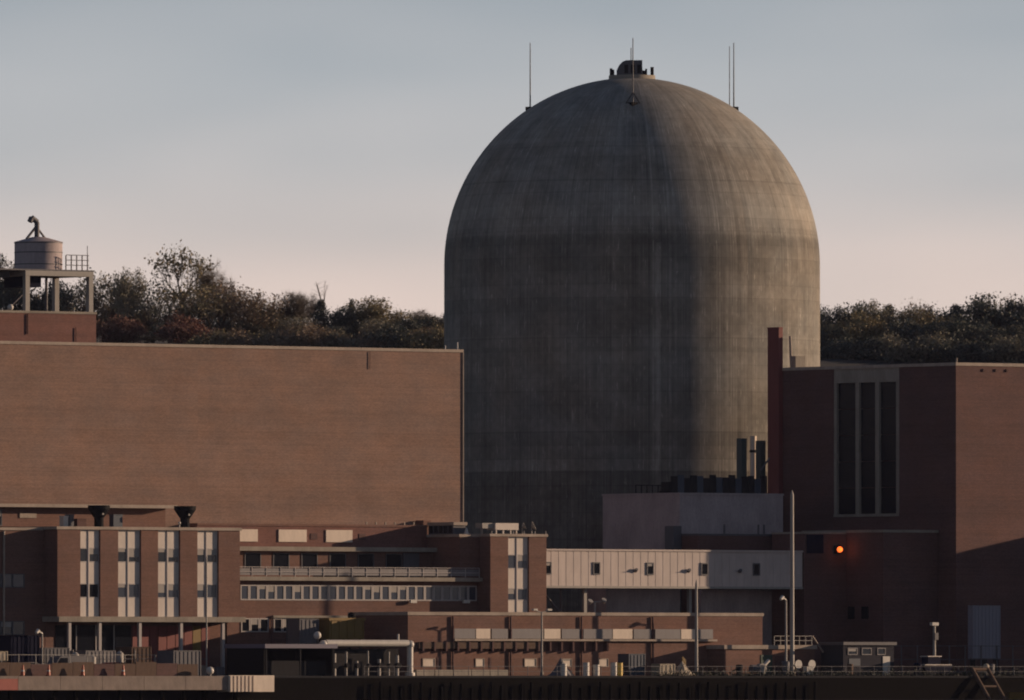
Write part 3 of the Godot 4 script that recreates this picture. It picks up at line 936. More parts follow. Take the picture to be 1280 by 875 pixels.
# ---------- right hand building ----------
func make_right() -> void:
	var t := thing("right_hall", "tall brick building with three dark window strips at the right edge", "building", Vector3(17, YARD, 54))
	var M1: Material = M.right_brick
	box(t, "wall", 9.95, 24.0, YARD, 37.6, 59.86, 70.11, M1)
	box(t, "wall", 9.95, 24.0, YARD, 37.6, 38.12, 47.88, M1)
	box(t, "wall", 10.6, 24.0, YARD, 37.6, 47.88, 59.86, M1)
	box(t, "lintel", 10.0, 10.58, 36.0, 37.62, 47.9, 59.84, M.concrete)
	box(t, "sill_wall", 10.0, 10.58, YARD, 20.7, 47.9, 59.84, M1)
	box(t, "sill", 9.9, 10.58, 20.7, 21.0, 47.9, 59.84, M.concrete)
	for q in [[47.9, 48.4], [51.85, 52.5], [55.45, 56.15], [59.25, 59.84]]:
		box(t, "mullion", 9.98, 10.58, 21.0, 36.0, q[0], q[1], M.concrete)
	for q in [[48.4, 51.85], [52.5, 55.45], [56.15, 59.25]]:
		for k in 5:
			var y0: float = 21.0 + k * 3.0
			box(t, "window_pane", 10.3, 10.36, y0 + 0.04, y0 + 2.96, q[0], q[1], M.black_glass)
	coping(t, 9.95, 24.0, 37.6, 38.12, 70.11, M.coping, 0.36, 0.1)
	box(t, "roof", 10.5, 23.5, 37.62, 37.7, 38.7, 69.6, M.roofing)
	for x in [13.8, 15.6, 17.2]:
		box(t, "stain_bracket", x, x + 0.35, 37.0, 37.3, 70.11, 70.25, M.dark_brick)
	tube(t, "roof_stub", Vector3(10.3, 37.96, 69.8), Vector3(10.3, 38.5, 69.8), 0.1, M.coping)
	# thin red tower
	var n := thing("thin_tower", "thin dark red tower rising beside the tall right hand building", "tower", Vector3(9.6, YARD, 37.5))
	box(n, "shaft", 9.35, 9.93, YARD, 42.5, 36.44, 38.53, M.maroon)
	box(n, "cap", 9.3, 9.93, 42.5, 42.62, 36.4, 38.58, M.maroon)
	var bp := thing("roof_pipe", "short bent pale pipe on the roof beside the thin red tower", "pipe", Vector3(12.0, 37.7, 40))
	tube(bp, "riser", Vector3(10.9, 37.75, 38.9), Vector3(10.7, 41.6, 38.9), 0.16, M.coping)
	box(bp, "box_base", 10.8, 12.2, 37.72, 39.3, 39.0, 39.8, M.concrete)
	# lower brick block in front of its shaded side
	var l := thing("lower_brick_block", "dark lower brick block with one glowing orange lamp", "building", Vector3(6, YARD, 60))
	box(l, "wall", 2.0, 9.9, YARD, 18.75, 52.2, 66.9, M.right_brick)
	coping(l, 2.0, 9.9, 18.75, 52.2, 66.9, M.concrete, 0.3, 0.08)
	box(l, "dark_shutter", -3.75, -1.35, 16.4, 18.5, 60.2, 60.28, M.navy)
	for z in [60.5, 63.0]:
		box(l, "side_window", 1.93, 1.995, 9.0, 10.4, z, z + 1.2, M.black_glass)
	box(l, "stair_shaft", -4.08, 1.97, YARD, 18.6, 54.3, 60.2, M.right_brick)
	box(l, "shaft_roof", -4.12, 1.97, 18.6, 18.82, 54.25, 60.26, M.concrete)
	# the lit lamp
	var lm := thing("orange_lamp", "glowing round orange lamp on the dark brick block", "lamp", Vector3(0.65, 16.86, 60.4))
	box(lm, "back_plate", 0.2, 1.1, 16.4, 17.3, 60.2, 60.28, M.black)
	tube(lm, "hood", Vector3(0.65, 16.86, 60.28), Vector3(0.65, 16.86, 60.55), 0.5, M.black, 0.55, 18)
	var glow := StandardMaterial3D.new()
	glow.albedo_color = Color(1, 0.6, 0.3)
	glow.emission_enabled = true
	glow.emission = Color(1.0, 0.42, 0.17)
	glow.emission_energy_multiplier = 1.8
	ball(lm, "bulb", Vector3(0.65, 16.86, 60.72), 0.33, glow)
	var om := OmniLight3D.new()
	om.name = "lamp_light"
	om.light_color = Color(1.0, 0.55, 0.25)
	om.light_energy = 0.4
	om.light_size = 0.3
	om.omni_range = 60.0
	om.shadow_enabled = true
	lm.add_child(om)
	om.position = Vector3(0.65, 16.86, 61.2) - lm.position
	# building beyond the right edge whose shade lies on the lower walls
	var k := thing("neighbour_hall", "brick hall beyond the right edge whose shadow falls on the lower walls", "building", Vector3(55, YARD, 78))
	box(k, "wall", 40, 75, YARD, 21.7, 72, 92, M.red_brick)
	coping(k, 40, 75, 21.7, 72, 92, M.coping, 0.35, 0.1)
	for i in 5:
		for j in 3:
			window(k, 44.0 + i * 6, 47.0 + i * 6, 6.0 + j * 5, 8.6 + j * 5, 92.0, M.frame, M.glass)

# ---------- low building along the front ----------
func make_low_front() -> void:
	var t := thing("low_front_building", "long low brick building with a strip of grey and cream panels", "building", Vector3(-46, YARD, 69))
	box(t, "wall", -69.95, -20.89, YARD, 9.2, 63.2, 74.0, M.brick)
	coping(t, -69.95, -20.89, 9.2, 63.2, 74.0, M.coping, 0.36, 0.12)
	var strip := [[567, 593, 0], [593.5, 611, 1], [613, 633, 0], [638, 677, 0], [678, 698, 1], [700, 723, 0], [727, 763, 0], [763.5, 788, 1], [790, 812, 0], [817, 849, 0], [849.5, 868, 1], [870, 890, 0]]
	for q in strip:
		var x0: float = -63.75 + (q[0] - 567.0) * 0.11075
		var x1: float = -63.75 + (q[1] - 567.0) * 0.11075
		box(t, "cream_panel" if q[2] == 1 else "grey_panel", x0, x1, 6.66, 7.74, 74.0, 74.16 + 0.03 * q[2], M.cream if q[2] == 1 else M.grey_panel)
	box(t, "ledge", -63.9, -27.6, 6.4, 6.62, 74.0, 74.45, M.coping)
	for x in [-63.95, -56.05, -46.3, -36.4]:
		tube(t, "downpipe", Vector3(x, 9.1, 74.16), Vector3(x, YARD, 74.16), 0.11, M.dark_brick)
	box(t, "pipe_tray", -68.8, -52.3, 5.55, 6.25, 74.0, 74.5, M.rust)
	for i in 17:
		var x := -68.4 + i * 1.58
		box(t, "bracket", x, x + 0.22, 5.3, 6.3, 74.0, 74.62, M.dark_brick)
	for q in [[-68.0, 1.7], [-60.8, 1.25], [-54.1, 1.65], [-48.9, 1.35], [-43.9, 1.4]]:
		window(t, q[0], q[0] + q[1], 3.55, 4.5, 74.0, M.coping, M.cream, 0.08)
	for x in [-66.0, -58.9, -52.0, -46.7]:
		box(t, "vent_slot", x, x + 0.3, 3.4, 4.6, 74.0, 74.05, M.dark_brick)
	box(t, "side_door", -70.02, -69.95, YARD, 5.2, 66.0, 68.0, M.slate)
	# annex that stands forward at its right end
	var a := thing("low_annex", "low brick annex with a thick pale roof edge and roof railing", "building", Vector3(-22, YARD, 75))
	box(a, "wall", -28.6, -15.9, YARD, 5.55, 70.0, 77.0, M.brick)
	box(a, "roof_edge", -28.8, -15.7, 5.55, 6.0, 69.9, 77.25, M.coping)
	railing(a, -21.5, -16.2, 6.0, 76.9, M.steel, 0.88, 1.0)
	tube(a, "sloping_rail", Vector3(-16.1, 7.0, 76.9), Vector3(-14.6, 5.2, 76.9), 0.09, M.coping)
	box(a, "green_door", -23.5, -21.9, YARD, 4.9, 77.0, 77.06, mat(0.03, 0.06, 0.045, 0.6))
	box(a, "door", -21.5, -19.8, YARD, 4.8, 77.0, 77.06, M.dark_brick)
	# roof bits on the low building
	var rl := thing("roof_floodlight", "twin headed white floodlight on the low building roof", "floodlight", Vector3(-41, 9.5, 70))
	tube(rl, "stem", Vector3(-41.3, 9.2, 70), Vector3(-41.3, 10.7, 70), 0.13, M.steel)
	tube(rl, "arm", Vector3(-42.0, 10.75, 70), Vector3(-40.3, 10.75, 70), 0.07, M.steel)
	tube(rl, "head", Vector3(-42.1, 10.6, 70), Vector3(-42.1, 10.9, 70.3), 0.22, M.steel, 0.3)
	tube(rl, "head", Vector3(-40.2, 10.7, 70), Vector3(-40.2, 11.0, 70.3), 0.22, M.steel, 0.3)

# ---------- hill, trees, houses ----------
func make_hill_trees() -> void:
	var kinds := {"umbrella": [], "spire": [], "loose": [], "full": [], "bare": [], "twiggy": [], "conifer": [], "shrub": []}
	var s := 100
	for f in kinds:
		for k in (3 if f == "full" or f == "loose" else 2):
			s += 1
			kinds[f].append(tree_kind(s, f))
	var leaf := {"dark": M.dark_leaf, "olive": M.olive_leaf, "grey": M.grey_leaf, "brown": M.brown_leaf, "red": M.red_leaf}
	var i := 0
	# x along the hill, top height, width, z, form, leaf colour, label
	for q in TREES:
		i += 1
		var x: float = q[0]
		var z: float = q[3]
		var base := land_height(x, z) - 0.6
		if q[4] == "shrub":
			base = minf(base, q[1] - 5.4)
		var kd: Array = kinds[q[4]]
		var k: Array = kd[i % kd.size()]
		var at := wp(x, base, z)
		var g: String = "trees on the hill left of the dome" if x < 20.0 else "trees on the hill right of the dome"
		var names := {"spire": "bare_tree", "umbrella": "umbrella_tree", "loose": "leafy_tree", "full": "leafy_tree", "bare": "bare_tree", "twiggy": "sparse_tree", "conifer": "conifer_tree", "shrub": "red_shrub" if q[5] == "red" else "hill_shrub"}
		var t := thing(names[q[4]], q[6], "shrub" if q[4] == "shrub" else "tree", at, g)
		var hgt: float = q[1] - base
		var tall: float = {"spire": 10.0, "umbrella": 10.4, "loose": 10.6, "full": 10.6, "bare": 10.6, "twiggy": 10.6, "conifer": 10.0, "shrub": 7.2}[q[4]]
		var wid: float = {"spire": 3.2, "umbrella": 9.0, "loose": 9.6, "full": 9.6, "bare": 9.4, "twiggy": 9.4, "conifer": 7.2, "shrub": 9.0}[q[4]]
		var sc := Vector3(q[2] / wid, hgt / tall, q[2] / wid)
		var turn := Basis(Vector3.UP, i * 2.39)
		put(t, "trunk", k[0], M.bark, at, turn * Basis.from_scale(sc))
		put(t, "crown", k[1], M.twig if q[4] == "bare" or q[4] == "spire" else leaf[q[5]], at, turn * Basis.from_scale(sc))
	for q in [[-14.6, -345.0, "pale roofed house half hidden by trees left of the dome", 51.6, 5.0], [60.5, -345.0, "small pale house among dark trees right of the dome", 50.0, 3.4]]:
		var at := wp(q[0], 0, q[1])
		at.y = land_height(q[0], q[1]) - 0.3
		var h := thing("hill_house", q[2], "house", at, "houses on the hill")
		var w: float = q[4] / 2.0
		var yy: float = q[3] - at.y
		box(h, "wall", at.x - w, at.x + w, at.y, q[3] - 1.4, at.z - 3, at.z + 3, M.grey_wall)
		var roof := prism(h, "roof", PackedVector2Array([Vector2(-w - 0.4, yy - 1.4), Vector2(w + 0.4, yy - 1.4), Vector2(0, yy)]), -3.4, 3.4, M.steel)
		box(roof, "chimney", at.x + w * 0.4, at.x + w * 0.4 + 0.6, q[3] - 1.0, q[3] + 0.4, at.z - 0.3, at.z + 0.3, M.red_brick)
		window(h, at.x - 1.4, at.x - 0.4, q[3] - 3.2, q[3] - 2.0, at.z + 3.0, M.white, M.glass)
		window(h, at.x + 0.4, at.x + 1.4, q[3] - 3.2, q[3] - 2.0, at.z + 3.0, M.white, M.glass)

const TREES := [
	[-73.1, 63.2, 6.5, -350.0, "full", "dark", "dark tree at the far left behind the rooftop tank"],
	[-67.9, 60.3, 10.4, -354.0, "full", "dark", "dark tree seen through the left part of the steel portal"],
	[-63.0, 60.0, 8.2, -352.0, "loose", "grey", "grey tree seen through the right part of the steel portal"],
	[-59.1, 61.2, 8.4, -352.0, "loose", "grey", "grey green tree just right of the steel platform"],
	[-55.2, 61.9, 5.0, -345.0, "full", "grey", "small pointed grey tree left of the tall umbrella tree"],
	[-52.8, 60.9, 8.5, -358.0, "loose", "dark", "dark rounded tree left below the tall umbrella tree"],
	[-47.8, 65.0, 10.7, -362.0, "umbrella", "olive", "tallest tree with an open umbrella crown on the left hill"],
	[-43.9, 63.2, 6.5, -366.0, "bare", "olive", "bare branched tree right behind the umbrella tree"],
	[-46.9, 59.9, 11.8, -344.0, "loose", "olive", "broad olive tree below the umbrella crown"],
	[-41.5, 59.9, 9.0, -350.0, "loose", "brown", "brownish tree right of the umbrella tree"],
	[-37.7, 58.4, 8.7, -346.0, "loose", "brown", "round brown tree midway along the left hill"],
	[-35.1, 57.5, 6.5, -354.0, "loose", "olive", "olive tree left of the gap in the left treeline"],
	[-31.6, 58.4, 5.8, -352.0, "bare", "olive", "bare round tree right of the gap in the left treeline"],
	[-29.7, 58.3, 4.4, -364.0, "bare", "brown", "pale bare tree behind the round bare one"],
	[-27.6, 56.6, 5.1, -346.0, "conifer", "dark", "dark square topped evergreen under the thin twigs"],
	[-27.3, 60.0, 3.7, -356.0, "spire", "brown", "thin bare spire of twigs above the treeline"],
	[-25.0, 55.8, 7.0, -344.0, "full", "dark", "dark green tree right of the thin twigs"],
	[-23.1, 56.7, 3.7, -350.0, "conifer", "dark", "small pointed dark evergreen left of the big olive tree"],
	[-20.0, 57.1, 9.3, -346.0, "full", "olive", "big round olive tree right on the left hill"],
	[-16.8, 55.3, 7.3, -350.0, "loose", "grey", "grey olive tree at the right foot of the big olive one"],
	[-15.1, 54.2, 5.0, -342.0, "full", "dark", "low dark tree before the bare thicket near the dome"],
	[-12.9, 55.4, 6.2, -352.0, "twiggy", "brown", "bare brownish tree close to the left side of the dome"],
	[-10.4, 55.0, 5.6, -346.0, "full", "dark", "dark tree touching the left outline of the dome"],
	[-56.0, 52.8, 6.1, -318.0, "shrub", "red", "rusty red shrub beside the brick penthouse"],
	[-47.3, 52.6, 8.3, -318.0, "shrub", "red", "reddish shrub below the umbrella tree"],
	[45.2, 56.5, 6.2, -350.0, "full", "dark", "dark tree touching the right outline of the dome"],
	[49.2, 57.1, 7.6, -352.0, "full", "dark", "dark rounded tree second from the dome on the right"],
	[52.0, 56.6, 6.2, -346.0, "full", "grey", "grey green tree third from the dome on the right"],
	[54.5, 56.1, 5.6, -354.0, "conifer", "dark", "dark evergreen left of the brownish tree on the right"],
	[57.6, 57.2, 8.4, -350.0, "loose", "brown", "brownish autumn tree in the middle of the right hill"],
	[57.4, 55.3, 9.8, -342.0, "full", "olive", "olive tree below the brownish autumn tree"],
	[60.3, 56.2, 6.7, -348.0, "full", "dark", "round dark tree right of the autumn tree"],
	[63.9, 56.0, 6.5, -350.0, "conifer", "dark", "small dark evergreen in the dip of the right treeline"],
	[66.2, 56.4, 7.3, -346.0, "full", "dark", "dark tree between the dip and the tallest right hand tree"],
	[69.9, 58.3, 10.1, -350.0, "full", "dark", "tallest dark tree on the right hill"],
	[73.1, 58.0, 7.1, -356.0, "loose", "brown", "brown tinged tree at the right picture edge"],
	[76.1, 57.2, 8.4, -350.0, "full", "dark", "dark tree just beyond the right picture edge"],
	[-69.0, 59.1, 9.2, -395.0, "loose", "olive", "back row tree on the hill crest left of the dome, first from the left"],
	[-65.1, 59.2, 9.2, -395.0, "loose", "brown", "back row tree on the hill crest left of the dome, second from the left"],
	[-59.9, 57.3, 9.2, -395.0, "full", "brown", "back row tree on the hill crest left of the dome, third from the left"],
	[-56.9, 58.9, 9.2, -395.0, "full", "brown", "back row tree on the hill crest left of the dome, fourth from the left"],
	[-53.0, 56.8, 9.2, -395.0, "twiggy", "brown", "back row tree on the hill crest left of the dome, fifth from the left"],
	[-47.8, 58.9, 9.2, -395.0, "loose", "brown", "back row tree on the hill crest left of the dome, sixth from the left"],
	[-44.2, 57.4, 9.2, -395.0, "loose", "dark", "back row tree on the hill crest left of the dome, seventh from the left"],
	[-39.7, 58.5, 9.2, -395.0, "loose", "grey", "back row tree on the hill crest left of the dome, eighth from the left"],
	[-37.0, 58.1, 9.2, -395.0, "full", "brown", "back row tree on the hill crest left of the dome, ninth from the left"],
	[-33.3, 55.3, 9.2, -395.0, "twiggy", "brown", "back row tree on the hill crest left of the dome, tenth from the left"],
	[-27.7, 54.7, 9.2, -395.0, "loose", "olive", "back row tree on the hill crest left of the dome, eleventh from the left"],
	[-24.1, 54.9, 9.2, -395.0, "full", "grey", "back row tree on the hill crest left of the dome, twelfth from the left"],
	[-20.7, 53.8, 9.2, -395.0, "full", "dark", "back row tree on the hill crest left of the dome, thirteenth from the left"],
	[-17.2, 54.4, 9.2, -395.0, "loose", "olive", "back row tree on the hill crest left of the dome, fourteenth from the left"],
	[-11.9, 55.7, 9.2, -395.0, "twiggy", "grey", "back row tree on the hill crest left of the dome, fifteenth from the left"],
	[46.5, 55.0, 8.6, -390.0, "full", "dark", "back row tree on the hill crest right of the dome, first from the left"],
	[50.8, 55.9, 8.6, -390.0, "full", "dark", "back row tree on the hill crest right of the dome, second from the left"],
	[53.7, 55.9, 8.6, -390.0, "full", "dark", "back row tree on the hill crest right of the dome, third from the left"],
	[57.8, 55.5, 8.6, -390.0, "full", "dark", "back row tree on the hill crest right of the dome, fourth from the left"],
	[60.8, 56.1, 8.6, -390.0, "full", "dark", "back row tree on the hill crest right of the dome, fifth from the left"],
	[65.2, 55.4, 8.6, -390.0, "full", "dark", "back row tree on the hill crest right of the dome, sixth from the left"],
	[68.0, 55.6, 8.6, -390.0, "full", "dark", "back row tree on the hill crest right of the dome, seventh from the left"],
	[72.3, 56.5, 8.6, -390.0, "full", "dark", "back row tree on the hill crest right of the dome, eighth from the left"],
	[76.0, 56.1, 8.6, -390.0, "full", "dark", "back row tree on the hill crest right of the dome, ninth from the left"],
	[-71.9, 53.5, 8.1, -334.0, "loose", "olive", "low front row tree on the hill slope left of the dome, first from the left"],
	[-66.5, 53.0, 9.7, -328.0, "full", "brown", "low front row tree on the hill slope left of the dome, second from the left"],
	[-61.2, 53.1, 8.1, -328.0, "loose", "brown", "low front row tree on the hill slope left of the dome, third from the left"],
	[-56.8, 52.7, 6.4, -328.0, "loose", "brown", "low front row tree on the hill slope left of the dome, fourth from the left"],
	[-52.1, 50.8, 8.0, -322.0, "full", "olive", "low front row tree on the hill slope left of the dome, fifth from the left"],
	[-49.0, 52.9, 6.4, -334.0, "full", "dark", "low front row tree on the hill slope left of the dome, sixth from the left"],
	[-43.2, 51.8, 6.4, -334.0, "loose", "dark", "low front row tree on the hill slope left of the dome, seventh from the left"],
	[-38.4, 52.9, 6.4, -328.0, "twiggy", "dark", "low front row tree on the hill slope left of the dome, eighth from the left"],
	[-35.2, 51.6, 9.7, -328.0, "loose", "dark", "low front row tree on the hill slope left of the dome, ninth from the left"],
	[-30.4, 54.0, 6.4, -334.0, "loose", "grey", "low front row tree on the hill slope left of the dome, tenth from the left"],
	[-25.2, 52.6, 6.4, -328.0, "full", "dark", "low front row tree on the hill slope left of the dome, eleventh from the left"],
	[-19.4, 53.6, 6.4, -328.0, "loose", "grey", "low front row tree on the hill slope left of the dome, twelfth from the left"],
	[-16.3, 51.2, 9.7, -328.0, "twiggy", "grey", "low front row tree on the hill slope left of the dome, thirteenth from the left"],
	[-11.0, 52.4, 8.1, -328.0, "full", "brown", "low front row tree on the hill slope left of the dome, fourteenth from the left"],
	[44.9, 51.5, 8.3, -322.0, "full", "dark", "low front row tree on the hill slope right of the dome, first from the left"],
	[48.7, 52.9, 8.3, -322.0, "shrub", "olive", "low front row tree on the hill slope right of the dome, second from the left"],
	[52.5, 51.0, 8.3, -322.0, "loose", "olive", "low front row tree on the hill slope right of the dome, third from the left"],
	[55.8, 52.0, 8.3, -322.0, "shrub", "dark", "low front row tree on the hill slope right of the dome, fourth from the left"],
	[59.3, 53.2, 8.3, -322.0, "full", "dark", "low front row tree on the hill slope right of the dome, fifth from the left"],
	[63.7, 52.5, 8.3, -322.0, "shrub", "dark", "low front row tree on the hill slope right of the dome, sixth from the left"],
	[67.9, 51.8, 8.3, -322.0, "full", "dark", "low front row tree on the hill slope right of the dome, seventh from the left"],
	[71.5, 52.4, 8.3, -322.0, "loose", "dark", "low front row tree on the hill slope right of the dome, eighth from the left"],
	[45.3, 49.3, 7.7, -312.0, "shrub", "dark", "low shrub just above the roof line right of the dome, first from the left"],
	[47.1, 49.0, 7.7, -312.0, "shrub", "dark", "low shrub just above the roof line right of the dome, second from the left"],
	[50.9, 49.6, 7.7, -312.0, "shrub", "dark", "low shrub just above the roof line right of the dome, third from the left"],
	[53.2, 49.8, 7.7, -312.0, "shrub", "grey", "low shrub just above the roof line right of the dome, fourth from the left"],
	[57.4, 49.5, 7.7, -312.0, "shrub", "dark", "low shrub just above the roof line right of the dome, fifth from the left"],
	[60.4, 49.8, 7.7, -312.0, "shrub", "grey", "low shrub just above the roof line right of the dome, sixth from the left"],
	[62.9, 49.6, 7.7, -312.0, "shrub", "dark", "low shrub just above the roof line right of the dome, seventh from the left"],
	[65.9, 48.8, 7.7, -312.0, "shrub", "dark", "low shrub just above the roof line right of the dome, eighth from the left"],
	[68.5, 49.8, 7.7, -312.0, "shrub", "grey", "low shrub just above the roof line right of the dome, ninth from the left"],
	[72.5, 49.4, 7.7, -312.0, "shrub", "dark", "low shrub just above the roof line right of the dome, tenth from the left"],
	[-41.9, 50.6, 7.2, -312.0, "shrub", "olive", "low shrub just above the roof line left of the dome, first from the left"],
	[-38.9, 50.4, 7.2, -312.0, "shrub", "brown", "low shrub just above the roof line left of the dome, second from the left"],
	[-34.6, 50.3, 7.2, -312.0, "shrub", "olive", "low shrub just above the roof line left of the dome, third from the left"],
	[-31.4, 50.5, 7.2, -312.0, "shrub", "brown", "low shrub just above the roof line left of the dome, fourth from the left"],
	[-27.9, 51.5, 7.2, -312.0, "shrub", "brown", "low shrub just above the roof line left of the dome, fifth from the left"],
	[-24.5, 50.4, 7.2, -312.0, "shrub", "grey", "low shrub just above the roof line left of the dome, sixth from the left"],
	[-20.7, 50.3, 7.2, -312.0, "shrub", "brown", "low shrub just above the roof line left of the dome, seventh from the left"],
	[-17.9, 51.3, 7.2, -312.0, "shrub", "dark", "low shrub just above the roof line left of the dome, eighth from the left"],
	[-13.8, 50.6, 7.2, -312.0, "shrub", "olive", "low shrub just above the roof line left of the dome, ninth from the left"],
	[-10.2, 50.9, 7.2, -312.0, "shrub", "olive", "low shrub just above the roof line left of the dome, tenth from the left"],
]

# ---------- small things ----------
func lamp_post(called: String, label: String, x: float, z: float, top: float, r: float, head: String) -> void:
	var t := thing(called, label, "lamp post" if head != "mast" else "mast", Vector3(x, YARD, z))
	tube(t, "base", Vector3(x, YARD, z), Vector3(x, YARD + 0.4, z), r * 1.8, M.concrete, r * 1.6)
	tube(t, "pole", Vector3(x, YARD + 0.4, z), Vector3(x, top, z), r, M.steel, r * 0.75)
	if head == "hook":
		tube(t, "arm", Vector3(x, top, z), Vector3(x - 0.7, top + 0.25, z + 0.3), 0.09, M.white)
		tube(t, "lamp_head", Vector3(x - 0.7, top + 0.3, z + 0.3), Vector3(x - 1.1, top + 0.05, z + 0.45), 0.24, M.white, 0.16)
	elif head == "twin":
		for s in [-1, 1]:
			tube(t, "arm", Vector3(x, top - 0.1, z), Vector3(x + s * 0.9, top + 0.15, z), 0.06, M.steel)
			box(t, "lamp_head", x + s * 0.7, x + s * 1.25, top + 0.12, top + 0.32, z - 0.2, z + 0.2, M.white)
	elif head == "top":
		box(t, "lamp_head", x - 0.45, x + 0.45, top, top + 0.35, z - 0.25, z + 0.25, M.white)
		box(t, "junction_box", x - 0.25, x + 0.25, top - 1.6, top - 0.8, z + r, z + r + 0.25, M.slate)
	else:
		tube(t, "tip", Vector3(x, top, z), Vector3(x, top + 0.5, z), r * 0.75, M.steel, 0.03)

func car(label: String, x: float, z: float, paint: Material, tall := 1.0, group := "vehicles parked in the left yard") -> void:
	# seen from its side, nose to the left
	var van := tall > 1.2
	var at := Vector3(x, YARD, z)
	var t := thing("parked_van" if van else "parked_car", label, "van" if van else "car", at, group)
	var prof: PackedVector2Array
	if van:
		prof = PackedVector2Array([Vector2(-2.5, 0.35), Vector2(-2.55, 0.9), Vector2(-2.3, 1.15), Vector2(-1.75, 1.95), Vector2(-1.45, 2.1), Vector2(2.4, 2.15), Vector2(2.5, 1.9), Vector2(2.5, 0.35)])
	else:
		prof = PackedVector2Array([Vector2(-2.2, 0.3), Vector2(-2.25, 0.65), Vector2(-2.05, 0.85), Vector2(-1.1, 0.98), Vector2(-0.45, 1.42), Vector2(0.9, 1.45), Vector2(1.6, 1.02), Vector2(2.15, 0.95), Vector2(2.25, 0.6), Vector2(2.2, 0.3)])
	prism(t, "body", prof, -0.85, 0.85, paint)
	var wn := PackedVector2Array([Vector2(-1.0, 0.99), Vector2(-0.42, 1.36), Vector2(0.85, 1.38), Vector2(1.4, 1.03)]) if not van else PackedVector2Array([Vector2(-2.1, 1.25), Vector2(-1.65, 1.9), Vector2(-0.7, 1.9), Vector2(-0.7, 1.25)])
	prism(t, "side_window", wn, 0.851, 0.87, M.black_glass)
	for wx in [-1.45, 1.4]:
		for wz in [-0.75, 0.75]:
			var w := tube(t, "wheel", at + Vector3(wx, 0.33, wz - 0.12), at + Vector3(wx, 0.33, wz + 0.12), 0.33, M.rubber, 0.33, 16)
			if wz > 0:
				tube(w, "rim", at + Vector3(wx, 0.33, wz + 0.121), at + Vector3(wx, 0.33, wz + 0.135), 0.2, M.steel, 0.2, 12)
	box(t, "headlight", x - (2.56 if van else 2.27), x - (2.48 if van else 2.15), YARD + 0.62, YARD + 0.8, z + 0.5, z + 0.8, M.white)

func container(called: String, label: String, category: String, x0: float, x1: float, y0: float, y1: float, z0: float, z1: float, m: Material, group := "") -> Node3D:
	# ribbed steel box with corner posts and a roof lip
	var t := thing(called, label, category, Vector3((x0 + x1) / 2, y0, (z0 + z1) / 2), group)
	box(t, "body", x0 + 0.06, x1 - 0.06, y0 + 0.02, y1 - 0.06, z0 + 0.06, z1 - 0.06, m)
	box(t, "roof", x0, x1, y1 - 0.06, y1, z0, z1, m)
	for x in [x0, x1 - 0.12]:
		for z in [z0, z1 - 0.12]:
			box(t, "corner_post", x, x + 0.12, y0, y1 - 0.06, z, z + 0.12, m)
	var n := maxi(2, int((x1 - x0) / 0.55))
	for i in n:
		var x := x0 + 0.2 + (x1 - x0 - 0.4) * (i + 0.25) / n
		box(t, "rib", x, x + 0.2, y0 + 0.1, y1 - 0.14, z1 - 0.058, z1 - 0.01, m)
	return t

func cone_marker(label: String, x: float, z: float) -> void:
	var t := thing("orange_marker", label, "marker", Vector3(x, 2.585, z), "orange markers on the wharf")
	box(t, "foot", x - 0.28, x + 0.28, 2.59, 2.64, z - 0.28, z + 0.28, M.rubber)
	tube(t, "cone", Vector3(x, 2.64, z), Vector3(x + 0.06, 3.75, z), 0.24, M.orange, 0.07)
	tube(t, "band", Vector3(x + 0.015, 3.05, z), Vector3(x + 0.03, 3.22, z), 0.185, M.white, 0.17)

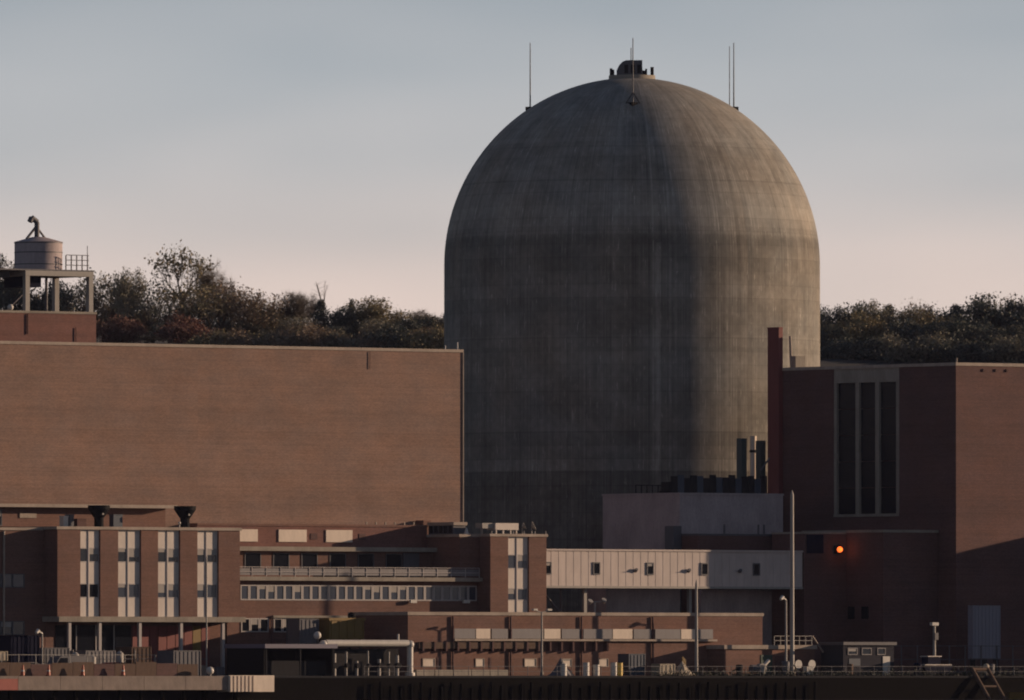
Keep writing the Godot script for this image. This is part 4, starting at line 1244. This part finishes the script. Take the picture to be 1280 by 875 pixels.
func make_yard_left() -> void:
	# wharf of concrete on piles
	var t := thing("wharf", "concrete wharf deck on dark piles along the river at left", "wharf", Vector3(-128, 0, 87))
	for i in 9:
		var x0 := -155.0 + i * 5.4
		box(t, "deck_slab", x0 + 0.02, x0 + 5.38, 2.3, 2.585, 80.0, 91.0, M.deck)
		box(t, "fascia", x0 + 0.02, x0 + 5.38, 1.1, 2.3, 90.6, 90.98, M.deck if i != 3 else M.red)
	for i in 17:
		tube(t, "pile", Vector3(-153.0 + i * 2.8, -2.0, 89.5), Vector3(-153.0 + i * 2.8, 2.3, 89.5), 0.22, M.timber)
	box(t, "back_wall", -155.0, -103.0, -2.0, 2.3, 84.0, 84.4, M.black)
	for i in 17:
		box(t, "guard_board", -155.0 + i * 2.7, -152.34 + i * 2.7, 2.59, 3.95 + 0.12 * sin(i * 1.9), 89.3, 89.45, M.rust if i % 3 else M.dark_brick)
	# pale ribbed fender at its end
	var f := thing("end_fender", "bright cream ribbed fender box at the end of the wharf", "fender", Vector3(-104.5, 0.8, 90))
	box(f, "body", -106.3, -100.4, 0.9, 2.65, 89.0, 91.2, M.cream)
	for i in 7:
		box(f, "rib", -106.2 + i * 0.5, -105.95 + i * 0.5, 0.95, 2.6, 91.2, 91.3, M.cream)
	tube(f, "pile", Vector3(-104.6, -2.0, 90.0), Vector3(-104.6, 0.9, 90.0), 0.3, M.timber)
	for q in [[-132.3, "leftmost"], [-129.0, "second"], [-124.6, "third"], [-119.4, "rightmost"]]:
		cone_marker("small orange marker on the wharf edge, %s of four from the left" % q[0 + 1], q[0], 90.2)
	var gl := thing("white_float", "round white float hanging at the wharf rail", "float", Vector3(-108.3, 2.6, 90.5))
	ball(gl, "buoy", Vector3(-108.3, 3.15, 90.5), 0.42, M.white)
	tube(gl, "stem", Vector3(-108.3, 2.59, 90.5), Vector3(-108.3, 2.85, 90.5), 0.12, M.steel)
	# fence behind the wharf
	var fe := thing("wharf_fence", "grey wire fence of thin posts behind the wharf", "fence", Vector3(-128, YARD, 83))
	for i in 21:
		var x := -152.0 + i * 2.2
		tube(fe, "post", Vector3(x, YARD, 83.0), Vector3(x, YARD + 2.3, 83.0), 0.045, M.steel, 0.045, 6)
	for y in [0.2, 1.2, 2.2]:
		box(fe, "rail", -152.0, -108.0, YARD + y, YARD + y + 0.05, 83.05, 83.09, M.steel)
	# row of vehicles and boxes between fence and office block
	var paints := [["dark saloon car in the left yard, nearest the left picture edge", -130.5, M.car_dark, 1.0], ["dark grey saloon car parked right of the darkest one in the left yard", -125.2, M.grey_panel, 1.0], ["dull grey van parked in the middle of the left yard", -119.6, M.slate, 1.5], ["dark red saloon car right of the grey van", -114.1, M.car_red, 1.0], ["blue saloon car at the right end of the left yard row", -108.9, M.car_blue, 1.0]]
	for q in paints:
		car(q[0], q[1], 80.5, q[2], q[3])
	container("equipment_box", "tall dark blue steel box at the left edge of the yard", "container", -124.6, -120.9, YARD, 6.9, 74.0, 77.0, M.navy)
	container("equipment_box", "long low pale steel box at the far left of the yard", "container", -127.9, -125.0, 4.2, 5.2, 74.5, 77.0, M.beige)
	var tr := thing("box_stand", "dark stand carrying the low pale box", "stand", Vector3(-126.4, YARD, 75.7))
	box(tr, "frame", -127.8, -125.1, 3.9, 4.19, 74.6, 76.9, M.dark_steel)
	for x in [-127.6, -125.4]:
		box(tr, "leg", x, x + 0.2, YARD, 3.9, 76.5, 76.8, M.dark_steel)
		box(tr, "leg", x, x + 0.2, YARD, 3.9, 74.7, 75.0, M.dark_steel)
	container("equipment_box", "grey steel box in front of the office block pillars, left one", "container", -118.9, -115.6, YARD, 5.6, 72.0, 75.0, M.slate, "grey boxes before the office block")
	container("equipment_box", "grey steel box in front of the office block pillars, middle one", "container", -113.5, -109.6, YARD, 5.3, 72.0, 75.0, M.grey_panel, "grey boxes before the office block")
	container("equipment_box", "brownish steel box in front of the office block pillars, right one", "container", -107.5, -104.9, YARD, 5.7, 72.0, 75.0, M.rust, "grey boxes before the office block")
	# scaffold of thin poles and stacked crates in front of the pillars
	var sc := thing("scaffold_rack", "open rack of thin grey poles before the office block entrance", "rack", Vector3(-108, YARD, 76.5))
	for i in 15:
		var x := -117.5 + i * 1.35
		tube(sc, "pole", Vector3(x, YARD, 76.4), Vector3(x, YARD + 2.2 + 0.7 * sin(i * 2.1), 76.4), 0.06, M.steel, 0.05, 6)
	for y in [0.9, 1.8]:
		tube(sc, "bar", Vector3(-117.6, YARD + y, 76.5), Vector3(-98.5, YARD + y, 76.5), 0.045, M.slate, 0.045, 6)
	var wood := [M.timber, M.rust, M.deck, M.slate]
	var words := ["black", "rust brown", "pale grey brown", "slate grey"]
	for i in 8:
		var x := -118.6 + i * 2.5
		var hh := 0.8 + 0.45 * fposmod(i * 0.618, 1.0)
		var c := thing("crate", "%s crate in the row behind the wharf fence, %s from the left" % [words[i % 4], ["first", "second", "third", "fourth", "fifth", "sixth", "seventh", "eighth"][i]], "crate", Vector3(x, YARD, 82), "crates behind the wharf fence")
		box(c, "body", x - 0.5, x + 0.5, YARD, YARD + hh, 81.7, 82.4, wood[i % 4])
		for k in 3:
			box(c, "slat", x - 0.52, x + 0.52, YARD + 0.08 + k * hh * 0.32, YARD + 0.2 + k * hh * 0.32, 82.4, 82.43, wood[i % 4])
	# slim tanks and bottles
	for q in [[-117.0, 4.9, "leftmost"], [-114.8, 4.6, "second"], [-111.2, 5.0, "third"], [-104.2, 4.9, "rightmost"]]:
		var b := thing("upright_tank", "slim upright grey tank in the left yard, %s of four" % q[2], "tank", Vector3(q[0], YARD, 78), "slim tanks in the left yard")
		tube(b, "shell", Vector3(q[0], YARD, 78), Vector3(q[0], q[1], 78), 0.42, M.steel, 0.42, 16)
		tube(b, "dome_top", Vector3(q[0], q[1], 78), Vector3(q[0], q[1] + 0.25, 78), 0.42, M.steel, 0.12, 16)
		tube(b, "valve", Vector3(q[0], q[1] + 0.25, 78), Vector3(q[0], q[1] + 0.5, 78), 0.06, M.dark_steel)
	container("grey_hut", "grey hut at the right end of the wharf", "hut", -110.2, -106.6, YARD, 5.3, 83.5, 86.5, M.slate)
	# pole with a curved head near the left edge, and the tall post before the office block
	lamp_post("lamp_post", "short lamp post with a hooked head beside the dark blue box", -121.0, 77.6, 7.1, 0.11, "hook")
	lamp_post("tall_post", "tall thin white post in front of the fourth office bay", -99.8, 78.0, 15.0, 0.09, "mast")

func make_yard_middle() -> void:
	# black shed with a bluish flat roof
	var t := thing("dark_shed", "black open shed with a bluish flat roof by the water", "shed", Vector3(-93, 0.5, 84))
	box(t, "roof", -98.2, -88.6, 5.55, 6.0, 79.0, 86.5, mat(0.13, 0.12, 0.17, 0.5))
	box(t, "back_wall", -98.0, -88.8, YARD, 5.55, 79.2, 79.4, M.black)
	box(t, "side_wall", -98.0, -97.8, YARD, 5.55, 79.4, 86.0, M.black)
	box(t, "side_wall", -89.0, -88.8, YARD, 5.55, 79.4, 86.0, M.black)
	box(t, "counter", -97.7, -89.1, YARD, 4.2, 84.5, 85.0, M.dark_steel)
	for x in [-97.9, -93.4, -89.0]:
		box(t, "post", x, x + 0.15, YARD, 5.55, 86.1, 86.25, M.dark_steel)
	# bulkhead and pilings
	var b := thing("river_bulkhead", "dark timber and stone bulkhead wall along the water's edge", "bulkhead", Vector3(-45, -2, 89))
	box(b, "wall", -107.4, 40.0, -2.5, 2.35, 87.6, 88.55, M.timber)
	box(b, "cap", -106.38, 40.0, 2.35, 2.57, 87.5, 88.7, M.dark_steel)
	for i in 46:
		tube(b, "pile", Vector3(-86.0 + i * 1.35, -2.5, 88.95), Vector3(-86.0 + i * 1.35, 1.6 + 0.35 * sin(i * 1.7), 88.95), 0.2, M.timber, 0.17, 8)
	# white pipe gantry
	var g := thing("pipe_gantry", "white inverted U pipe gantry at the water's edge", "pipe gantry", Vector3(-81, YARD, 82))
	tube(g, "top_pipe", Vector3(-86.9, 6.1, 82), Vector3(-75.9, 6.1, 82), 0.38, M.white, 0.38, 16)
	for x in [-87.2, -75.6]:
		tube(g, "riser", Vector3(x, YARD - 0.02, 82), Vector3(x, 5.75, 82), 0.34, M.white, 0.34, 16)
		ball(g, "elbow", Vector3(x, 5.98, 82), 0.46, M.white)
		tube(g, "flange", Vector3(x, YARD, 82), Vector3(x, YARD + 0.35, 82), 0.55, M.white, 0.55, 16)
	for q in [[-85.9, 5.0, 0.2], [-84.3, 5.2, 0.12], [-82.9, 4.2, 0.16], [-81.4, 5.3, 0.09], [-79.9, 4.4, 0.18], [-78.6, 5.2, 0.1], [-77.5, 4.8, 0.2]]:
		tube(g, "hung_pipe", Vector3(q[0], YARD, 82.2), Vector3(q[0], q[1], 82.2), q[2], M.steel)
		tube(g, "valve", Vector3(q[0], 3.7, 82.1), Vector3(q[0], 3.7, 82.6), q[2] + 0.12, M.dark_steel)
	tube(g, "stub", Vector3(-77.2, 6.4, 82), Vector3(-77.2, 7.1, 82), 0.12, M.white)
	box(g, "screen", -86.6, -76.2, YARD, 5.5, 80.5, 80.7, M.dark_steel)
	var fl := thing("globe_floodlight", "bright white round floodlight left of the pipe gantry", "floodlight", Vector3(-88.0, YARD, 82))
	tube(fl, "pole", Vector3(-88.0, YARD, 82), Vector3(-88.0, 6.6, 82), 0.08, M.dark_steel)
	ball(fl, "globe", Vector3(-88.0, 6.95, 82), 0.42, M.white)
	# ochre box on legs
	var o := thing("ochre_hopper", "ochre yellow hopper on legs left of the low building", "hopper", Vector3(-75, YARD, 68))
	box(o, "body", -77.2, -72.6, 6.6, 8.6, 67.0, 69.5, M.ochre)
	box(o, "lip", -77.35, -72.45, 8.6, 8.9, 66.9, 69.6, M.ochre)
	for i in 5:
		box(o, "rib", -77.0 + i * 1.05, -76.85 + i * 1.05, 6.65, 8.55, 69.5, 69.6, M.ochre)
	for x in [-77.0, -73.0]:
		for z in [67.2, 69.1]:
			box(o, "leg", x, x + 0.22, YARD, 6.6, z, z + 0.22, M.dark_steel)
	ball(o, "cap", Vector3(-73.3, 9.1, 68.2), 0.45, M.black)
	container("steel_cabinet", "dark grey steel cabinet between ribbon window wing and ochre hopper", "cabinet", -80.9, -78.3, YARD, 8.8, 66.5, 69.0, M.slate)
	# pale kerb wall before the low building
	var k := thing("kerb_wall", "low pale concrete kerb wall in front of the low brick building", "wall", Vector3(-70, YARD, 80))
	for i in 5:
		box(k, "block", -73.6 + i * 2.5, -71.2 + i * 2.5, YARD, 3.25, 80.0, 80.5, M.concrete)
	# lamp posts
	lamp_post("lamp_post", "grey lamp post with twin heads before the low brick building", -54.7, 78.0, 9.6, 0.12, "twin")
	lamp_post("tall_post", "thick pale post standing before the right part of the low building", -33.3, 78.0, 12.7, 0.19, "mast")
	# drums
	var dn := 0
	for q in [[-54.0, 1.3, M.white, "standing alone at the left"], [-50.9, 1.45, M.white, "second from the left"], [-49.5, 1.2, M.white, "third from the left"], [-47.1, 1.45, M.white, "beside the yellow one"], [-46.3, 1.4, M.yellow, ""]]:
		var d := thing("drum", ("yellow drum at the right end of the row of white drums" if q[3] == "" else "white drum on the yard, %s" % q[3]), "drum", Vector3(q[0], YARD, 81), "drums before the low building")
		tube(d, "barrel", Vector3(q[0], YARD, 81), Vector3(q[0], YARD + q[1], 81), 0.36, q[2], 0.36, 18)
		for y in [0.33, 0.66, 0.97]:
			tube(d, "hoop", Vector3(q[0], YARD + q[1] * y, 81), Vector3(q[0], YARD + q[1] * y + 0.05, 81), 0.385, q[2], 0.385, 18)
	# grey tarp heap and small cabinets before the post
	var h := thing("grey_tarp_heap", "grey tarpaulin heap at the foot of the twin lamp post", "heap", Vector3(-54, YARD, 80))
	heap(h, -53.6, 80.0, 1.5, 2.0, M.slate, 5)
	container("blue_skip", "dark blue steel skip on the yard", "skip", -45.0, -42.7, YARD, 5.0, 79.0, 81.0, M.blue)
	container("beige_crate", "pale beige crate right of the blue skip", "crate", -41.9, -39.8, YARD, 3.9, 81.0, 82.6, M.beige)
	var h2 := thing("tan_heap", "tan canvas heap with a peaked top before the thick post", "heap", Vector3(-37.5, YARD, 81))
	heap(h2, -37.6, 81.0, 1.6, 1.6, M.beige, 9)
	var yp := thing("yellow_pole_bundle", "yellowish upright bundle behind the tan heap", "bundle", Vector3(-36.6, YARD, 80))
	for i in 4:
		tube(yp, "pole", Vector3(-36.9 + i * 0.16, YARD, 80.0), Vector3(-36.8 + i * 0.12, 4.7 - 0.1 * i, 80.0), 0.09, M.ochre)

func heap(t: Node3D, x: float, z: float, w: float, h: float, m: Material, s: int) -> void:
	var n := noise(s, 0.6, 3)
	var st := SurfaceTool.new()
	st.begin(Mesh.PRIMITIVE_TRIANGLES)
	st.set_smooth_group(-1)
	var P := func(i: int, j: int) -> Vector3:
		var a := TAU * (i % 14) / 14.0
		var f := j / 6.0
		var r := w * (1.0 - f) * (1.0 + 0.35 * n.get_noise_2d(cos(a) * 3.0, sin(a) * 3.0 + f * 2.0))
		return Vector3(cos(a) * r, h * pow(f, 1.2), sin(a) * r * 0.8)
	for i in 14:
		for j in 6:
			var a: Vector3 = P.call(i, j)
			var b: Vector3 = P.call(i + 1, j)
			var c: Vector3 = P.call(i + 1, j + 1)
			var d: Vector3 = P.call(i, j + 1)
			for v in [a, d, c, a, c, b]:
				st.add_vertex(v)
	st.generate_normals()
	put(t, "cover", st.commit(), m, Vector3(x, YARD, z))
	tube(t, "rope", Vector3(x - w * 0.6, YARD + h * 0.3, z + w * 0.5), Vector3(x, YARD + h * 0.8, z + w * 0.2), 0.03, M.rubber)

func make_yard_right() -> void:
	lamp_post("tall_mast", "tallest pale mast before the right hand buildings", -19.85, 78.0, 22.7, 0.26, "mast")
	lamp_post("lamp_post", "white lamp post with a hooked head left of the tallest mast", -21.9, 79.5, 11.0, 0.14, "hook")
	# two white discs on short posts, boxes near them
	for q in [[-20.6, "left"], [-18.7, "right"]]:
		var s := thing("round_sign", "round white disc on a short post, the %s of two by the low annex" % q[1], "sign", Vector3(q[0], YARD, 80), "white discs by the low annex")
		tube(s, "post", Vector3(q[0], YARD, 80), Vector3(q[0], 4.2, 80), 0.06, M.steel)
		tube(s, "disc", Vector3(q[0], 3.85, 80.06), Vector3(q[0], 3.85, 80.12), 0.5, M.white, 0.5, 20)
	container("white_cabinet", "small white cabinet between the two white discs", "cabinet", -20.1, -19.2, YARD, 3.6, 80.4, 81.0, M.white)
	var gy := thing("pump_set", "low grey pump set before the low annex", "pump", Vector3(-27, YARD, 81))
	box(gy, "skid", -28.2, -25.4, YARD, 2.85, 80.3, 81.6, M.dark_steel)
	tube(gy, "motor", Vector3(-28.0, 3.35, 81), Vector3(-26.9, 3.35, 81), 0.45, M.slate)
	tube(gy, "volute", Vector3(-26.6, 3.35, 80.7), Vector3(-26.6, 3.35, 81.3), 0.6, M.steel)
	tube(gy, "outlet", Vector3(-26.6, 3.35, 81), Vector3(-25.5, 4.3, 81), 0.2, M.white)
	# shed with a bright door
	var t := thing("grey_shed", "dark grey shed with small windows and one bright white door", "shed", Vector3(-9, YARD, 79))
	var dim := mat(0.05, 0.05, 0.06, 0.85)
	dim.metallic_specular = 0.1
	box(t, "wall", -14.2, -7.0, YARD, 6.0, 76.0, 80.0, dim)
	box(t, "roof", -14.4, -6.8, 6.0, 6.35, 75.8, 80.3, M.slate)
	for q in [[-13.6, -12.2], [-11.6, -10.2], [-9.4, -8.2]]:
		window(t, q[0], q[1], 4.9, 5.7, 80.0, M.grey_panel, M.glass)
	box(t, "notice_board", -13.4, -11.8, 3.7, 4.5, 80.0, 80.05, M.blue)
	var dr := box(t, "white_door", -8.6, -7.6, YARD, 4.75, 80.0, 80.08, M.white)
	box(dr, "handle", -7.8, -7.72, 3.6, 3.72, 80.08, 80.12, M.dark_steel)
	# blue boat on the hard
	var b := thing("blue_boat", "dark blue boat with a pale deck laid up on the right hand bank", "boat", Vector3(-3, YARD, 82))
	prism(b, "hull", PackedVector2Array([Vector2(-1.9, 0.9), Vector2(-1.6, 0.25), Vector2(1.5, 0.25), Vector2(2.2, 1.15), Vector2(-1.9, 1.0)]), -0.9, 0.9, M.navy)
	box(b, "deck", -4.8, -1.0, 3.76, 3.86, 81.15, 82.85, M.panel)
	box(b, "cabin", -4.2, -2.4, 3.86, 4.7, 81.4, 82.6, M.navy)
	box(b, "cabin_roof", -4.3, -2.3, 4.7, 4.8, 81.3, 82.7, M.panel)
	for x in [-4.2, -2.0]:
		box(b, "cradle", x, x + 0.2, YARD, 2.86, 81.3, 82.7, M.timber)
	# A-shaped landing frame leaning down to the water
	var a := thing("landing_frame", "brown timber A frame leaning down to the water at right", "landing frame", Vector3(2, 2.5, 88))
	tube(a, "leg", Vector3(-2.6, 3.4, 88.4), Vector3(-1.2, -1.5, 91.0), 0.22, M.rust)
	tube(a, "leg", Vector3(-0.4, 3.4, 88.4), Vector3(1.0, -1.5, 91.0), 0.22, M.rust)
	tube(a, "cross_bar", Vector3(-2.7, 3.3, 88.4), Vector3(-0.3, 3.3, 88.4), 0.2, M.rust)
	tube(a, "cross_bar", Vector3(-2.0, 1.4, 89.5), Vector3(0.2, 1.4, 89.5), 0.13, M.rust)
	lamp_post("lamp_post", "dim grey lamp post standing before the dark right hand wall", -0.4, 79.0, 8.2, 0.2, "top")
	# low clutter along the right hand bank
	for q in [[-24.3, 0.9, 1.5, M.slate, "slate grey bin left of the green annex door"], [-30.8, 0.8, 1.1, M.dark_steel, "black bin under the shaded end of the low building"], [-15.2, 0.7, 1.2, M.rust, "rust brown bin left of the grey shed"], [-5.6, 0.9, 1.3, M.navy, "navy bin right of the grey shed"], [4.9, 0.9, 1.2, M.slate, "slate grey bin right of the pale bollard"]]:
		var c := thing("bin", q[4], "bin", Vector3(q[0], YARD, 82.5), "bins along the right hand bank")
		tube(c, "drum", Vector3(q[0], YARD, 82.5), Vector3(q[0], YARD + q[2], 82.5), q[1] * 0.42, q[3], q[1] * 0.5, 14)
		tube(c, "lid", Vector3(q[0], YARD + q[2], 82.5), Vector3(q[0], YARD + q[2] + 0.12, 82.5), q[1] * 0.54, q[3], q[1] * 0.4, 14)
	# fence in the shade
	var f := thing("yard_fence", "dim wire fence across the shaded right hand yard", "fence", Vector3(6, YARD, 76))
	for i in 13:
		var x := -6.5 + i * 2.3
		tube(f, "post", Vector3(x, YARD, 75.0), Vector3(x, YARD + 3.4, 75.0), 0.07, M.slate, 0.07, 6)
	for y in [0.3, 1.8, 3.3]:
		box(f, "rail", -6.5, 21.1, YARD + y, YARD + y + 0.06, 75.08, 75.13, M.slate)
	container("pale_trailer", "pale bluish upright tank box at the right picture edge", "container", 8.5, 12.5, 4.5, 10.5, 74.0, 74.9, mat(0.22, 0.22, 0.27, 0.6))
	var st := thing("trailer_stand", "dark stand under the pale bluish box at the right edge", "stand", Vector3(10.5, YARD, 74.5))
	for x in [8.7, 10.4, 12.1]:
		box(st, "leg", x, x + 0.2, YARD, 4.49, 74.1, 74.8, M.dark_steel)
	box(st, "tie", 8.9, 12.1, 3.4, 3.6, 74.3, 74.5, M.dark_steel)
	container("flat_barge", "yellowish flat barge moored at the lower right", "barge", 0.6, 5.2, -0.35, 0.75, 91.0, 94.0, M.ochre)
	container("white_barge", "small white float moored beside the yellowish barge", "float", 5.9, 8.4, -0.35, 0.75, 91.0, 93.0, M.white)
	var wl := thing("pale_bollard", "pale round topped bollard on the right hand bank", "bollard", Vector3(3.0, YARD, 84))
	tube(wl, "post", Vector3(3.0, YARD, 84), Vector3(3.0, 3.5, 84), 0.28, M.beige)
	ball(wl, "head", Vector3(3.0, 3.6, 84), 0.36, M.beige)
	# railing on top of the bank
	var br := thing("bank_railing", "thin grey railing along the top of the river bulkhead", "railing", Vector3(-28, 2.57, 87.6))
	for i in 61:
		var x := -86.0 + i * 2.0
		tube(br, "post", Vector3(x, 2.57, 87.75), Vector3(x, 3.65, 87.75), 0.035, M.slate, 0.035, 6)
	for y in [3.05, 3.6]:
		box(br, "rail", -86.0, 34.0, y, y + 0.04, 87.79, 87.82, M.slate)
	# scrub on the bank
	var rng := RandomNumberGenerator.new()
	rng.seed = 5
	var cr := SurfaceTool.new()
	cr.begin(Mesh.PRIMITIVE_TRIANGLES)
	for i in 5200:
		var c := Vector3(rng.randf_range(-46.0, 30.0), 0, 87.0 + rng.randfn() * 0.6)
		c.y = 2.45 + absf(rng.randfn()) * 0.35
		var d := Vector3(rng.randfn() * 0.5, 1.0, rng.randfn() * 0.5).normalized()
		var e := d.cross(Vector3(rng.randfn(), rng.randfn(), rng.randfn())).normalized()
		var sz := rng.randf_range(0.12, 0.3)
		var tone := rng.randf_range(0.6, 1.3)
		for v in [c - e * sz * 0.3, c + d * sz, c + e * sz * 0.3]:
			cr.set_color(Color(tone, tone, tone))
			cr.set_normal(e.cross(d))
			cr.add_vertex(v)
	var scrub := put(self, "bank_scrub", cr.commit(), leaf_mat(0.035, 0.042, 0.03), Vector3.ZERO)
	tag(scrub, "dark low scrub along the top of the right hand bank", "scrub")
	scrub.set_meta("kind", "stuff")
